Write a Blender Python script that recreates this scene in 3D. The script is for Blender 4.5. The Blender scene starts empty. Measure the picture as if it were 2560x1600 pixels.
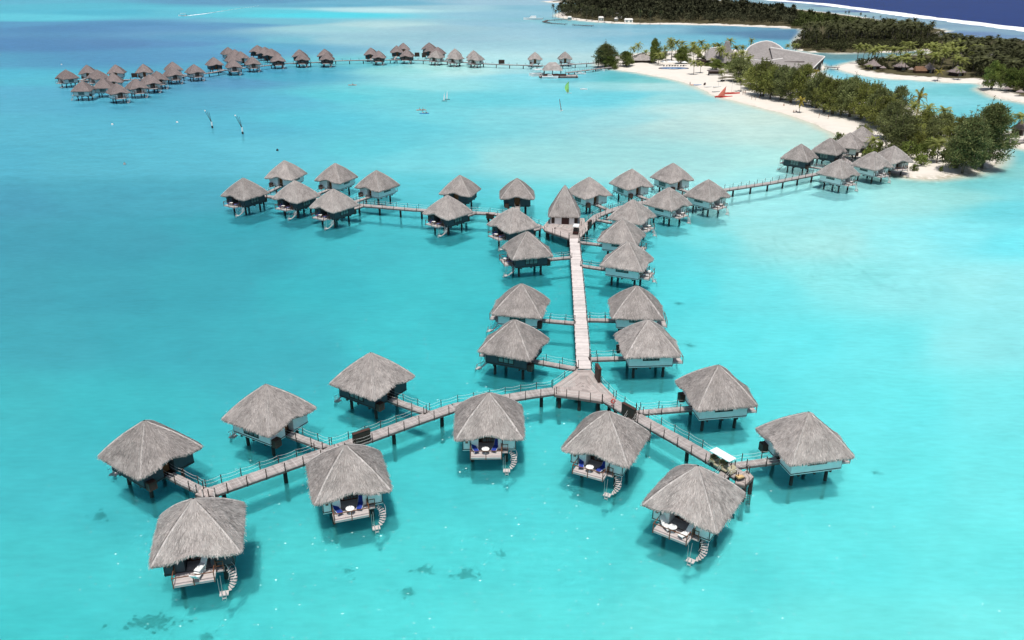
import bpy, bmesh, math, random
import numpy as np
from mathutils import Vector, Matrix
from mathutils.geometry import tessellate_polygon
RN = random.Random(11)
sc = bpy.context.scene
col = sc.collection
rad = math.radians
# ---------------------------------------------------------------- survey: the photograph's camera, used to turn sightings into metres
FOC, YH, CH, ROLL = 2023.014, -89.273, 57.628, 0.001657
TH = math.atan((800 - YH) / FOC)
CT, ST = math.cos(TH), math.sin(TH)
def ray(px, py):
    u0, v0 = px - 1280, py - 800
    u = u0 * math.cos(ROLL) + v0 * math.sin(ROLL); v = -u0 * math.sin(ROLL) + v0 * math.cos(ROLL)
    return u, FOC * CT - v * ST, -FOC * ST - v * CT
def G(px, py, z=0.0):                       # point of the plane at height z
    a, b, c = ray(px, py); t = (z - CH) / c
    return (a * t, b * t)
def V(px, py, Y):                           # point of the upright plane Y metres ahead
    a, b, c = ray(px, py); t = Y / b
    return (a * t, Y, CH + c * t)
def s2l(c):
    c = c / 255.0
    return c / 12.92 if c <= 0.04045 else ((c + 0.055) / 1.055) ** 2.4
def S(r, g, b): return (s2l(r), s2l(g), s2l(b))
# ---------------------------------------------------------------- materials
MATS = {}
def new_mat(name):
    m = bpy.data.materials.new(name); m.use_nodes = True
    nt = m.node_tree; nt.nodes.clear(); MATS[name] = m
    return m, nt, nt.nodes, nt.links
def mat(name, c, rough=0.8, var=0.12, scale=2.0, tone=False, bump=0.0, bscale=20.0, rnd=0.0, stretch=None, spec=0.3, metal=0.0, transl=0.0):
    m, nt, N, L = new_mat(name)
    out = N.new('ShaderNodeOutputMaterial'); p = N.new('ShaderNodeBsdfPrincipled')
    L.new(p.outputs[0], out.inputs[0])
    p.inputs['Roughness'].default_value = rough; p.inputs['Metallic'].default_value = metal
    p.inputs['Specular IOR Level'].default_value = spec
    tc = N.new('ShaderNodeTexCoord'); mp = N.new('ShaderNodeMapping'); L.new(tc.outputs['Object'], mp.inputs[0])
    if stretch: mp.inputs['Scale'].default_value = stretch
    nz = N.new('ShaderNodeTexNoise'); nz.inputs['Scale'].default_value = scale; nz.inputs['Detail'].default_value = 5
    L.new(mp.outputs[0], nz.inputs['Vector'])
    mx = N.new('ShaderNodeMix'); mx.data_type = 'RGBA'
    mx.inputs[6].default_value = tuple(x * (1 - var * 2) for x in c) + (1,)
    mx.inputs[7].default_value = tuple(min(1, x * (1 + var * 2)) for x in c) + (1,)
    L.new(nz.outputs['Fac'], mx.inputs[0]); cur = mx.outputs[2]
    def scale_by(cur, sock):
        vm = N.new('ShaderNodeVectorMath'); vm.operation = 'SCALE'
        L.new(cur, vm.inputs[0]); L.new(sock, vm.inputs['Scale']); return vm.outputs[0]
    if tone:
        at = N.new('ShaderNodeAttribute'); at.attribute_name = 'tone'; cur = scale_by(cur, at.outputs['Fac'])
    if rnd:
        oi = N.new('ShaderNodeObjectInfo'); mr = N.new('ShaderNodeMapRange')
        mr.inputs['To Min'].default_value = 1 - rnd; mr.inputs['To Max'].default_value = 1 + rnd
        L.new(oi.outputs['Random'], mr.inputs['Value']); cur = scale_by(cur, mr.outputs[0])
    L.new(cur, p.inputs['Base Color'])
    if bump:
        nb = N.new('ShaderNodeTexNoise'); nb.inputs['Scale'].default_value = bscale; nb.inputs['Detail'].default_value = 4
        L.new(mp.outputs[0], nb.inputs['Vector'])
        bp = N.new('ShaderNodeBump'); bp.inputs['Strength'].default_value = bump; bp.inputs['Distance'].default_value = 0.05
        L.new(nb.outputs['Fac'], bp.inputs['Height']); L.new(bp.outputs[0], p.inputs['Normal'])
    if transl:
        tr = N.new('ShaderNodeBsdfTranslucent'); L.new(cur, tr.inputs[0])
        ms = N.new('ShaderNodeMixShader'); ms.inputs[0].default_value = transl
        L.new(p.outputs[0], ms.inputs[1]); L.new(tr.outputs[0], ms.inputs[2]); L.new(ms.outputs[0], out.inputs[0])
    return m
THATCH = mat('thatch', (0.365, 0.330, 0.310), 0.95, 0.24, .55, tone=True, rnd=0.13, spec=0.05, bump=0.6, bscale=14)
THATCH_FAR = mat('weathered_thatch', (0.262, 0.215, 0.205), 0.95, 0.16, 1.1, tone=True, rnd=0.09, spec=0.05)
RIDGE = mat('ridge_thatch', (0.51, 0.47, 0.445), 0.95, 0.14, 1.5, tone=True, spec=0.05)
WHITE = mat('white_wall_paint', (0.93, 0.91, 0.87), 0.7, 0.06, 1.5)
DARKW = mat('slate_wall_paint', (0.060, 0.080, 0.092), 0.7, 0.12, 1.5)
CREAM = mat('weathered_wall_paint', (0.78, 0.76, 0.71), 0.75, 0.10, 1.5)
TIMB = mat('dark_timber', (0.040, 0.024, 0.018), 0.6, 0.2, 3)
PILE = mat('wet_pile', (0.022, 0.018, 0.016), 0.5, 0.3, 2)
RAILW = mat('varnished_rail', (0.16, 0.065, 0.035), 0.5, 0.2, 3)
DOORW = mat('varnished_door', (0.24, 0.10, 0.035), 0.45, 0.25, 4, stretch=(1, 1, .2))
DECKW = mat('deck_boards', (0.52, 0.46, 0.44), 0.8, 0.12, 2.0, tone=True)
PIERW = mat('bleached_planks', (0.365, 0.325, 0.308), 0.85, 0.14, 1.2, tone=True)
PIERL = mat('sun_bleached_pale_planks', (0.62, 0.56, 0.53), 0.85, 0.12, 1.2, tone=True)  # planks bleached paler than the other walkways
JUNCW = mat('brown_platform_planks', (0.44, 0.375, 0.345), 0.85, 0.14, 1.2, tone=True)
BEAMW = mat('stringer_timber', (0.13, 0.105, 0.10), 0.8, 0.2, 2)
ROPE = mat('white_rope', (0.75, 0.73, 0.70), 0.8, 0.05, 5)
GLASS = mat('curtained_glass', (0.17, 0.22, 0.21), 0.08, 0.2, 1.5, spec=0.7)
BLUEF = mat('blue_canvas', (0.02, 0.05, 0.30), 0.8, 0.1, 5)
WHITEP = mat('white_plastic', (0.80, 0.80, 0.78), 0.4, 0.03, 3)
BOATW = mat('white_gelcoat', (0.80, 0.81, 0.80), 0.25, 0.03, 2)
STEEL = mat('grey_metal', (0.45, 0.45, 0.44), 0.4, 0.08, 3, metal=0.4)
BEIGE = mat('beige_bodywork', (0.42, 0.37, 0.25), 0.4, 0.06, 2)
OLIVE = mat('olive_upholstery', (0.17, 0.14, 0.06), 0.7, 0.1, 4)
MAROON = mat('maroon_bodywork', (0.05, 0.018, 0.016), 0.4, 0.1, 2)
BLACK = mat('black_rubber', (0.015, 0.015, 0.015), 0.6, 0.1, 5)
RED = mat('red_paint', (0.60, 0.04, 0.03), 0.5, 0.08, 4)
REDSAIL = mat('red_sailcloth', (0.78, 0.22, 0.16), 0.7, 0.06, 0.6, transl=0.4)
GREENSAIL = mat('lime_sailcloth', (0.55, 0.92, 0.26), 0.6, 0.05, 0.6, transl=0.45)
PALESAIL = mat('pale_sailcloth', (0.75, 0.62, 0.60), 0.6, 0.05, 0.6, transl=0.25)
PINK = mat('coral_plastic', (0.72, 0.30, 0.20), 0.4, 0.06, 2)
BLUEP = mat('blue_plastic', (0.10, 0.32, 0.62), 0.4, 0.06, 2)
SKIN = mat('skin', (0.36, 0.20, 0.13), 0.6, 0.06, 4)
CLOTHD = mat('dark_swimwear', (0.03, 0.04, 0.06), 0.8, 0.1, 6)
CLOTHR = mat('red_swimwear', (0.45, 0.03, 0.03), 0.8, 0.1, 6)
CLOTHW = mat('white_shirt', (0.75, 0.75, 0.73), 0.8, 0.05, 6)
HAIR = mat('dark_hair', (0.02, 0.015, 0.012), 0.8, 0.1, 6)
TRUNK = mat('grey_bark', (0.17, 0.145, 0.12), 0.9, 0.25, 3)
FROND = mat('palm_frond', (0.235, 0.255, 0.070), 0.6, 0.2, 0.35, tone=True, rnd=0.22, spec=0.25, transl=0.35)
FRONDY = mat('yellowing_frond', (0.27, 0.22, 0.035), 0.6, 0.2, 0.35, tone=True, rnd=0.1, spec=0.25, transl=0.2)
NEEDLE = mat('casuarina_needles', (0.200, 0.222, 0.088), 0.8, 0.24, 0.25, tone=True, rnd=0.30, spec=0.1, transl=0.38)
LEAF = mat('broad_leaf', (0.165, 0.205, 0.050), 0.6, 0.25, 0.3, tone=True, rnd=0.2, spec=0.2, transl=0.38)
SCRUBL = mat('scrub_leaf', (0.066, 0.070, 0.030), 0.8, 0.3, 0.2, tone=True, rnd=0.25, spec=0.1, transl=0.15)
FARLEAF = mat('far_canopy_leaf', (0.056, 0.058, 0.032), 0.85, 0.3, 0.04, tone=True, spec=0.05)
POOLT = mat('pool_tile', (0.10, 0.30, 0.62), 0.15, 0.08, 2, spec=0.6)
SHINGLE = mat('grey_shingle', (0.275, 0.252, 0.24), 0.95, 0.16, 0.9, tone=True, bump=0.3, bscale=3, spec=0.1)
SHINGLE_E = mat('pale_roof_edge', (0.70, 0.67, 0.64), 0.8, 0.05, 1)
FOAM = mat('sea_foam', (0.88, 0.90, 0.91), 0.9, 0.05, 0.4)
CORALM = mat('coral_rock', (0.28, 0.31, 0.27), 0.95, 0.3, 1.6)
ROCK = mat('shore_rock', (0.30, 0.27, 0.23), 0.95, 0.25, 0.8)
# ---------------------------------------------------------------- mesh building
class MB:
    def __init__(s): s.v, s.f, s.t, s.m = [], [], [], []
    def add(s, vs, fs, tone=1.0, mi=0):
        o = len(s.v); s.v += [tuple(v) for v in vs]
        for f in fs: s.f.append(tuple(i + o for i in f)); s.t.append(tone); s.m.append(mi)
        return s
    def box(s, x0, x1, y0, y1, z0, z1, tone=1.0, mi=0):
        return s.add([(x0,y0,z0),(x1,y0,z0),(x1,y1,z0),(x0,y1,z0),(x0,y0,z1),(x1,y0,z1),(x1,y1,z1),(x0,y1,z1)],
              [(0,3,2,1),(4,5,6,7),(0,1,5,4),(1,2,6,5),(2,3,7,6),(3,0,4,7)], tone, mi)
    def obox(s, c, ax, ay, az, tone=1.0, mi=0):            # box with half axes
        c, ax, ay, az = Vector(c), Vector(ax), Vector(ay), Vector(az)
        vs = [c + i*ax + j*ay + k*az for k in (-1,1) for j in (-1,1) for i in (-1,1)]
        return s.add(vs, [(0,2,3,1),(4,5,7,6),(0,1,5,4),(1,3,7,5),(3,2,6,7),(2,0,4,6)], tone, mi)
    def bar(s, p, q, r, r2=None, n=6, tone=1.0, mi=0):
        p, q = Vector(p), Vector(q); r2 = r if r2 is None else r2
        d = (q - p).normalized(); a = d.orthogonal().normalized(); b = d.cross(a)
        vs = []
        for pt, rr in ((p, r), (q, r2)):
            for i in range(n):
                w = 2*math.pi*i/n; vs.append(pt + (a*math.cos(w) + b*math.sin(w))*rr)
        fs = [(i, (i+1) % n, n+(i+1) % n, n+i) for i in range(n)] + [tuple(range(n-1, -1, -1)), tuple(range(n, 2*n))]
        return s.add(vs, fs, tone, mi)
    def tube(s, pts, rs, n=6, tone=1.0, mi=0):
        o = len(s.v); pts = [Vector(p) for p in pts]
        for k, p in enumerate(pts):
            d = (pts[min(k+1, len(pts)-1)] - pts[max(k-1, 0)]).normalized()
            a = d.cross(Vector((0.13, 1, 0.07))).normalized(); b = d.cross(a)
            for i in range(n):
                w = 2*math.pi*i/n; s.v.append(tuple(p + (a*math.cos(w) + b*math.sin(w))*rs[k]))
        for k in range(len(pts)-1):
            for i in range(n):
                s.f.append((o+k*n+i, o+k*n+(i+1) % n, o+(k+1)*n+(i+1) % n, o+(k+1)*n+i)); s.t.append(tone); s.m.append(mi)
        s.f.append(tuple(o+i for i in range(n-1, -1, -1))); s.t.append(tone); s.m.append(mi)
        s.f.append(tuple(o+(len(pts)-1)*n+i for i in range(n))); s.t.append(tone); s.m.append(mi)
        return s
    def lathe(s, prof, n=12, c=(0,0,0), tone=1.0, mi=0):    # profile of (r, z)
        o = len(s.v)
        for r, z in prof:
            for i in range(n):
                w = 2*math.pi*i/n; s.v.append((c[0]+r*math.cos(w), c[1]+r*math.sin(w), c[2]+z))
        for k in range(len(prof)-1):
            for i in range(n):
                s.f.append((o+k*n+i, o+k*n+(i+1) % n, o+(k+1)*n+(i+1) % n, o+(k+1)*n+i)); s.t.append(tone); s.m.append(mi)
        s.f.append(tuple(o+i for i in range(n-1, -1, -1))); s.t.append(tone); s.m.append(mi)
        s.f.append(tuple(o+(len(prof)-1)*n+i for i in range(n))); s.t.append(tone); s.m.append(mi)
        return s
    def mesh(s, name, mats, smooth=False):
        me = bpy.data.meshes.new(name); me.from_pydata(s.v, [], s.f)
        for m in (mats if isinstance(mats, (list, tuple)) else [mats]): me.materials.append(m)
        me.polygons.foreach_set('material_index', s.m)
        a = me.attributes.new('tone', 'FLOAT', 'FACE'); a.data.foreach_set('value', s.t)
        if smooth: me.polygons.foreach_set('use_smooth', [True]*len(s.f))
        me.update(); return me
def link(o): col.objects.link(o); return o
def part(name, me, parent, loc=(0,0,0), rz=0.0, label=None):
    o = link(bpy.data.objects.new(name, me)); o.parent = parent; o.location = loc; o.rotation_euler = (0, 0, rz)
    if label: o['label'] = label
    return o
def tag(o, label, cat, group=None):
    o['label'] = label; o['category'] = cat
    if group: o['group'] = group
    return o
def thing(name, label, cat, loc=(0,0,0), rz=0.0, group=None, me=None, sc_=1.0):
    o = link(bpy.data.objects.new(name, me)); o.location = loc; o.rotation_euler = (0,0,rz)
    if sc_ != 1.0: o.scale = (sc_,)*3 if not isinstance(sc_, tuple) else sc_
    return tag(o, label, cat, group)
def struct(name, me, kind='structure'):
    o = link(bpy.data.objects.new(name, me)); o['kind'] = kind; return o
def tree_of(parts, root):                                   # parts: (name, mesh, index of the part above or None, loc, rz)
    made = []
    for nm, me, up, loc, rz in parts:
        made.append(part(nm, me, root if up is None else made[up], loc, rz))
    return made
# ---------------------------------------------------------------- thatched roof
BULGE = [0.34]
def roof_pt(side, a, t, half, ze, za, arch, conc):
    w = half * (1 - t) + 0.10 * t
    if conc: w = half * ((1 - t) * (1 - conc) + (1 - t) ** 2 * conc) + 0.10 * t
    o = w * (1 - 0.046 * abs(a) ** 7 * (1 - t)); al = a * w * (1 - 0.034 * abs(a) ** 7 * (1 - t))
    z = ze + (za - ze) * t + BULGE[0] * math.sin(math.pi * min(1, t * 1.1)) * (0 if conc else 1) - 0.10 * abs(a) ** 6 * (1 - t) ** 3
    if arch and side in (0, 2):
        z += arch * math.exp(-((a + 0.04) / 0.34) ** 2) * (1 - t) ** 4
    x, y = [(al, -o), (o, al), (-al, o), (-o, -al)][side]
    return Vector((x, y, z))
def thatch_roof(half, ze, za, seed, arch=0.62, tufts=6500, conc=0.0, fringe=230, na=26, nt=12, thick=0.36, bulge=.20):
    r = random.Random(seed); mb = MB(); BULGE[0] = bulge
    for sd in range(4):
        g = []
        for i in range(nt + 1):
            for j in range(na + 1):
                a = -1 + 2*j/na; p = roof_pt(sd, a, i/nt, half, ze, za, arch, conc)
                if 0 < j < na and i < nt: p += Vector((r.uniform(-.03,.03), r.uniform(-.03,.03), r.uniform(-.05,.05)))
                g.append(p)
        fs = [(i*(na+1)+j, i*(na+1)+j+1, (i+1)*(na+1)+j+1, (i+1)*(na+1)+j) for i in range(nt) for j in range(na)]
        o = len(mb.v); mb.v += [tuple(p) for p in g]
        for f in fs: mb.f.append(tuple(k+o for k in f)); mb.t.append(r.uniform(.80,1.0)); mb.m.append(0)
        # thick eave edge and the dark underside
        ed = g[:na+1]; rows = [ed]
        for back, dz in ((0.10, -thick), (0.55, -thick*0.75), (1.5, 0.55)):
            k = 1 - back/half
            rows.append([Vector((p.x*k, p.y*k, p.z + dz)) for p in ed])
        o = len(mb.v)
        for rw in rows: mb.v += [tuple(p) for p in rw]
        for i in range(3):
            for j in range(na):
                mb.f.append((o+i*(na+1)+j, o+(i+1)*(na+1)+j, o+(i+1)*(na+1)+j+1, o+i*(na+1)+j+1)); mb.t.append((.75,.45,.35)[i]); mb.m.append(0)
    for _ in range(tufts):
        sd = r.randrange(4); t = 1 - math.sqrt(r.random()*0.97 + 0.03); a = r.uniform(-.98, .98)
        p = roof_pt(sd, a, t, half, ze, za, arch, conc); q = roof_pt(sd, a, max(0, t-.05), half, ze, za, arch, conc)
        d = (q - p); d = d.normalized() if d.length > 1e-4 else Vector((0,0,-1))
        e = (roof_pt(sd, min(1, a+.02), t, half, ze, za, arch, conc) - p)
        e = e.normalized() if e.length > 1e-5 else Vector((1,0,0))
        n = e.cross(-d).normalized(); n = n if n.z > 0 else -n
        d = (d + e*r.uniform(-.28,.28)).normalized()
        L, w = r.uniform(.16,.50), r.uniform(.025,.065)
        tone = r.choice((.66,.80,.92,1.0,1.08,1.2,1.38)) * r.uniform(.9,1.1)
        mb.add([p - e*w*.5 + n*.015, p + e*w*.5 + n*.015, p + d*L + e*w*.35 + n*r.uniform(.02,.06), p + d*L - e*w*.35 + n*r.uniform(.02,.06)], [(0,1,2,3)], tone)
    for sd in range(4):
        for k in range(fringe):
            a = r.uniform(-1, 1); p = roof_pt(sd, a, 0, half, ze, za, arch, conc)
            e = (roof_pt(sd, min(1, a+.02) if a < .97 else a-.02, 0, half, ze, za, arch, conc) - p).normalized()
            out = Vector([(0,-1,0),(1,0,0),(0,1,0),(-1,0,0)][sd])
            w = r.uniform(.03,.08); L = r.uniform(.08,.30); tip = p + out*r.uniform(-.02,.08) + Vector((0,0,-L)) + e*r.uniform(-.08,.08)
            mb.add([p - e*w - out*.1 + Vector((0,0,.10)), p + e*w - out*.1 + Vector((0,0,.10)), tip + e*w*.4, tip - e*w*.4], [(0,1,2,3)], r.uniform(.6,1.35))
    return mb
def ridge_cap(half, ze, za, seed, conc=0.0):
    r = random.Random(seed); mb = MB()
    for sd in range(4):
        for k in range(80):
            t = .015 + (k + r.random())/80*.96; p = roof_pt(sd, 1, t, half, ze, za, 0, conc)
            d = (roof_pt(sd, 1, max(0,t-.05), half, ze, za, 0, conc) - p); d = d.normalized() if d.length > 1e-4 else Vector((0,0,-1))
            h = Vector((p.x, p.y, 0)).normalized() if Vector((p.x,p.y)).length > .01 else Vector((1,0,0)); sx = Vector((-h.y, h.x, 0))
            w = r.uniform(.05,.16) * (1.1 - .5*t); L = r.uniform(.2,.5) if t > .06 else .12; up = Vector((0,0,.05))
            for s in (-1, 1):
                dd = (d*1.0 + sx*s*r.uniform(.1,.45)).normalized()
                mb.add([p + up, p + sx*s*w + up*.4 - Vector((0,0,w*.55)), p + dd*L + sx*s*w + up*.3 - Vector((0,0,w*.55)), p + dd*L + up], [(0,1,2,3)], r.uniform(.78,1.12))
    return mb
HALF, ZE, ZA, FL = 4.36, 4.52, 8.62, 2.30
# ---------------------------------------------------------------- the bungalow and its parts (deck to -Y, door to +Y, wide window +X, slit window -X)
W = 3.3
def wall_mesh(m, name):
    mb = MB(); z0, z1, th = 2.22, 4.95, .12
    mb.box(-W, -W+th, -W, W, z0, z1); mb.box(W-th, W, -W, W, z0, z1)
    mb.box(-W+th, -.75, W-th, W, z0, z1); mb.box(.75, W-th, W-th, W, z0, z1)
    mb.box(-W+th, -1.35, -W, -W+th, z0, z1); mb.box(1.1, W-th, -W, -W+th, z0, z1)
    mb.box(-.75, .75, W-th, W, 4.62, z1); mb.box(-1.35, 1.1, -W, -W+th, 4.62, z1); mb.box(-1.35-th, -1.35, -W+th, -1.7, z0, z1); mb.box(1.1, 1.1+th, -W+th, -1.7, z0, z1)
    mb.box(-.75-th, -.75, W-1.1, W-th, z0, z1); mb.box(.75, .75+th, W-1.1, W-th, z0, z1)
    return mb.mesh(name, m)
def trim_mesh():
    mb = MB(); e = .035
    for z0, z1 in ((2.36, 2.46),):
        mb.box(-W-e, W+e, -W-e, -W-.002, z0, z1); mb.box(-W-e, -.75, W+.002, W+e, z0, z1); mb.box(.75, W+e, W+.002, W+e, z0, z1)
        mb.box(-W-e, -W-.002, -W-.002, W+.002, z0, z1); mb.box(W+.002, W+e, -W-.002, W+.002, z0, z1)
    mb.box(-W-e, W+e, -W-.06, -W-.003, 4.02, 4.22)
    for x in (-2.35, 1.62): mb.box(x-.05, x+.05, -W-.06, -W-.003, 2.46, 4.02)
    for x in (-W+.01, W-.09): mb.box(x, x+.08, -W-.05, -W-.003, 2.46, 4.02)
    return mb.mesh('trim', TIMB)
def floor_mesh():
    mb = MB(); mb.box(-W+.15, W-.15, -W+.15, W-.15, 2.10, 2.31)
    for y in (-2.1, 0, 2.1): mb.box(-W+.1, W-.1, y-.12, y+.12, 1.86, 2.10)
    mb.box(-1.5, 1.25, -1.69, -1.60, 2.31, 4.9); mb.box(-.9, .9, W-1.12, W-1.05, 2.31, 4.9)
    return mb.mesh('floor', TIMB)
def window_mesh(x, ya, yb, za, zb, nx, nz):
    mb = MB(); s = 1 if x > 0 else -1; x0, x1 = sorted((x + s*.003, x + s*.09))
    mb.box(x0, x1, ya, yb, za, za+.10); mb.box(x0, x1, ya, yb, zb-.10, zb)
    for i in range(nx+1):
        y = ya + (yb-ya-.1)*i/nx; mb.box(x0, x1, y, y+.1, za+.10, zb-.10)
    for k in range(1, nz):
        z = za + (zb-za)*k/nz
        for i in range(nx):
            y = ya + (yb-ya-.1)*i/nx; mb.box(x0, x1-.02*s if s > 0 else x1, y+.1, y+(yb-ya-.1)/nx, z-.03, z+.03)
    pn = MB(); xa, xb = sorted((x + s*.004, x + s*.03)); pn.box(xa, xb, ya+.101, yb-.101, za+.101, zb-.101)
    return mb.mesh('window', TIMB), pn.mesh('pane', GLASS)
def door_mesh():
    mb = MB(); y = W-1.04; mb.box(-.72, .72, y, y+.07, 2.32, 4.55)
    for x in (-.36, .36):
        for z0, z1 in ((2.5, 3.3), (3.45, 4.4)): mb.box(x-.25, x+.25, y+.07, y+.10, z0, z1)
    return mb.mesh('door', DOORW)
def french_mesh():
    mb = MB(); y = -1.70
    mb.box(-.95, .75, y-.07, y, 2.32, 4.4)
    pn = MB()
    pn.box(-.82, .62, y-.085, y-.072, 2.55, 4.1)
    for cx in (-.36, -.10, .20): mb.box(cx-.04, cx+.04, y-.12, y-.086, 2.5, 4.15)
    for z in (3.05, 3.58): mb.box(-.84, .64, y-.125, y-.087, z-.03, z+.03)
    return mb.mesh('french_door', RAILW), pn.mesh('pane', GLASS)
def deck_mesh():
    mb = MB(); r = random.Random(3); y = -5.15
    while y < -1.75:
        x0, x1 = (-2.35, 1.55) if y < -3.45 else (-1.3, 1.05)
        mb.box(x0, x1, y, y+.13, 2.33, 2.40, r.uniform(.9,1.08)); y += .14
    mb.box(-2.34, 1.54, -5.12, -3.34, 2.14, 2.33, .95)
    mb.box(1.56, 2.35, -3.95, -3.34, 2.22, 2.34, .8)
    return mb.mesh('deck', DECKW)
def railing_mesh():
    mb = MB()
    for x in (-2.3, -.4, 1.5): mb.box(x-.045, x+.045, -5.20, -5.11, 2.10, 3.30)
    for x in (-2.3, 1.5): mb.box(x-.04, x+.04, -3.44, -3.36, 2.40, 3.30)
    mb.box(-2.36, 1.56, -5.20, -5.11, 3.30, 3.36)
    mb.box(-2.345, -2.255, -5.11, -3.34, 3.30, 3.355); mb.box(1.455, 1.545, -5.11, -4.2, 3.30, 3.355)
    for x in (1.60, 2.30): mb.box(x-.04, x+.04, -3.98, -3.90, 2.34, 3.45)
    mb.box(1.56, 2.34, -3.975, -3.905, 3.45, 3.52); mb.box(1.64, 2.26, -3.96, -3.92, 2.95, 3.0)
    return mb.mesh('railing', RAILW)
SCX, SCY = 2.45, -4.05
def stair_meshes():
    st, rl, ld, la = MB(), MB(), MB(), MB(); n = 9; pts = []
    for k in range(n):
        a0 = rad(80 - 18*k); a1 = a0 - rad(17); z = 2.12 - .19*k
        pr = [(SCX+r_*math.cos(a), SCY+r_*math.sin(a)*.95) for r_, a in ((.30,a0),(1.0,a0),(1.0,a1),(.30,a1))]
        st.add([(x,y,z-.05) for x,y in pr] + [(x,y,z) for x,y in pr], [(3,2,1,0),(4,5,6,7),(0,1,5,4),(1,2,6,5),(2,3,7,6),(3,0,4,7)], .95)
        pts.append((SCX+.98*math.cos(a0), SCY+.93*math.sin(a0), z+.85))
    rl.tube(pts, [.028]*n, 5); rl.tube([(SCX+.33*math.cos(rad(80-18*k)), SCY+.3*math.sin(rad(80-18*k)), 2.9-.19*k) for k in range(n)], [.024]*n, 5)
    rl.bar((1.72,-5.0,.4), (1.72,-5.0,2.3), .022, n=5); rl.bar((1.95,-4.95,.4), (1.95,-4.6,2.3), .022, n=5)
    la.box(1.70, 2.55, -5.35, -4.72, .34, .46, 1.1)
    for x in (1.95, 2.33):
        ld.bar((x,-5.36,1.05), (x,-5.75,-1.1), .03, n=5); ld.bar((x,-5.36,1.05), (x,-5.2,.47), .03, n=5)
    for z in (.22, -.06, -.34, -.62): ld.box(1.97, 2.31, -5.62-.18*(.3-z)/1.0, -5.46-.18*(.3-z)/1.0, z-.03, z+.03)
    return st.mesh('stair', DECKW), rl.mesh('handrail', STEEL), la.mesh('landing', DECKW), ld.mesh('ladder', STEEL)
pile_me = MB().lathe([(.24,-3.4),(.23,-.2),(.21,2.1)], 10).mesh('pile', PILE, True)
ubox_me = MB().box(2.15, 3.15, W+.003, W+.75, 2.0, 3.05).box(2.2, 3.1, W+.1, W+.7, 3.05, 3.12).mesh('utility_box', mat('brown_cladding', (0.075,0.036,0.026), .6, .2, 3, stretch=(1,1,6)))
plaque_me = MB().box(-2.95, -2.65, -W-.05, -W-.003, 3.3, 3.65).mesh('plaque', RAILW)
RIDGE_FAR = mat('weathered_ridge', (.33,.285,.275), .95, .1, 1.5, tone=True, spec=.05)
def with_ridge(mb, rc):
    o = len(mb.v); mb.v += rc.v; mb.f += [tuple(i+o for i in f) for f in rc.f]; mb.t += rc.t; mb.m += [1]*len(rc.f); return mb
ROOFS = [with_ridge(thatch_roof(HALF, ZE, ZA, 100+i), ridge_cap(HALF, ZE, ZA, 5+i)).mesh('roof', [THATCH, RIDGE]) for i in range(4)]
ROOFS_FAR = []
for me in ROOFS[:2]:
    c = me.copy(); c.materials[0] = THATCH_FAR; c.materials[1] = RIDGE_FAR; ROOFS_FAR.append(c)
WALLS = {'w': wall_mesh(WHITE, 'wall'), 'd': wall_mesh(DARKW, 'wall'), 'c': wall_mesh(CREAM, 'wall')}
TRIM, FLOORM, DOORM, DECKM, RAILM = trim_mesh(), floor_mesh(), door_mesh(), deck_mesh(), railing_mesh()
WIN_A = window_mesh(W, -1.3, 1.3, 2.75, 4.25, 3, 2); WIN_B = window_mesh(-W, -1.25, 1.25, 3.35, 4.2, 4, 1)
FR = french_mesh(); STM = stair_meshes()
PILES = [(x, y) for x in (-2.15, 2.15) for y in (-2.3, 2.3)]
def bungalow(x, y, rz, wallk, label, group, far=False, z=0.0, k=0):
    root = thing('bungalow', label, 'bungalow', (x, y, z), rad(rz), group)
    rf = (ROOFS_FAR[k % 2] if far else ROOFS[k % 4]); o0 = (0,0,0)
    ps = [('roof', rf, None, o0, (k*7 % 2)*math.pi), ('wall', WALLS[wallk], None, o0, 0), ('trim', TRIM, 1, o0, 0),
          ('plaque', plaque_me, 1, o0, 0), ('floor', FLOORM, None, o0, 0), ('window', WIN_A[0], None, o0, 0), ('pane', WIN_A[1], 5, o0, 0), ('window', WIN_B[0], None, o0, 0), ('pane', WIN_B[1], 7, o0, 0),
          ('door', DOORM, None, o0, 0), ('french_door', FR[0], None, o0, 0), ('pane', FR[1], 10, o0, 0), ('deck', DECKM, None, o0, 0), ('railing', RAILM, 12, o0, 0),
          ('stair', STM[0], None, o0, 0), ('handrail', STM[1], 14, o0, 0), ('landing', STM[2], 14, o0, 0), ('ladder', STM[3], 14, o0, 0), ('utility_box', ubox_me, None, o0, 0)]
    ps += [('pile', pile_me, None, (a, b, 0), 0) for a, b in PILES]
    tree_of(ps, root); return root
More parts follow.
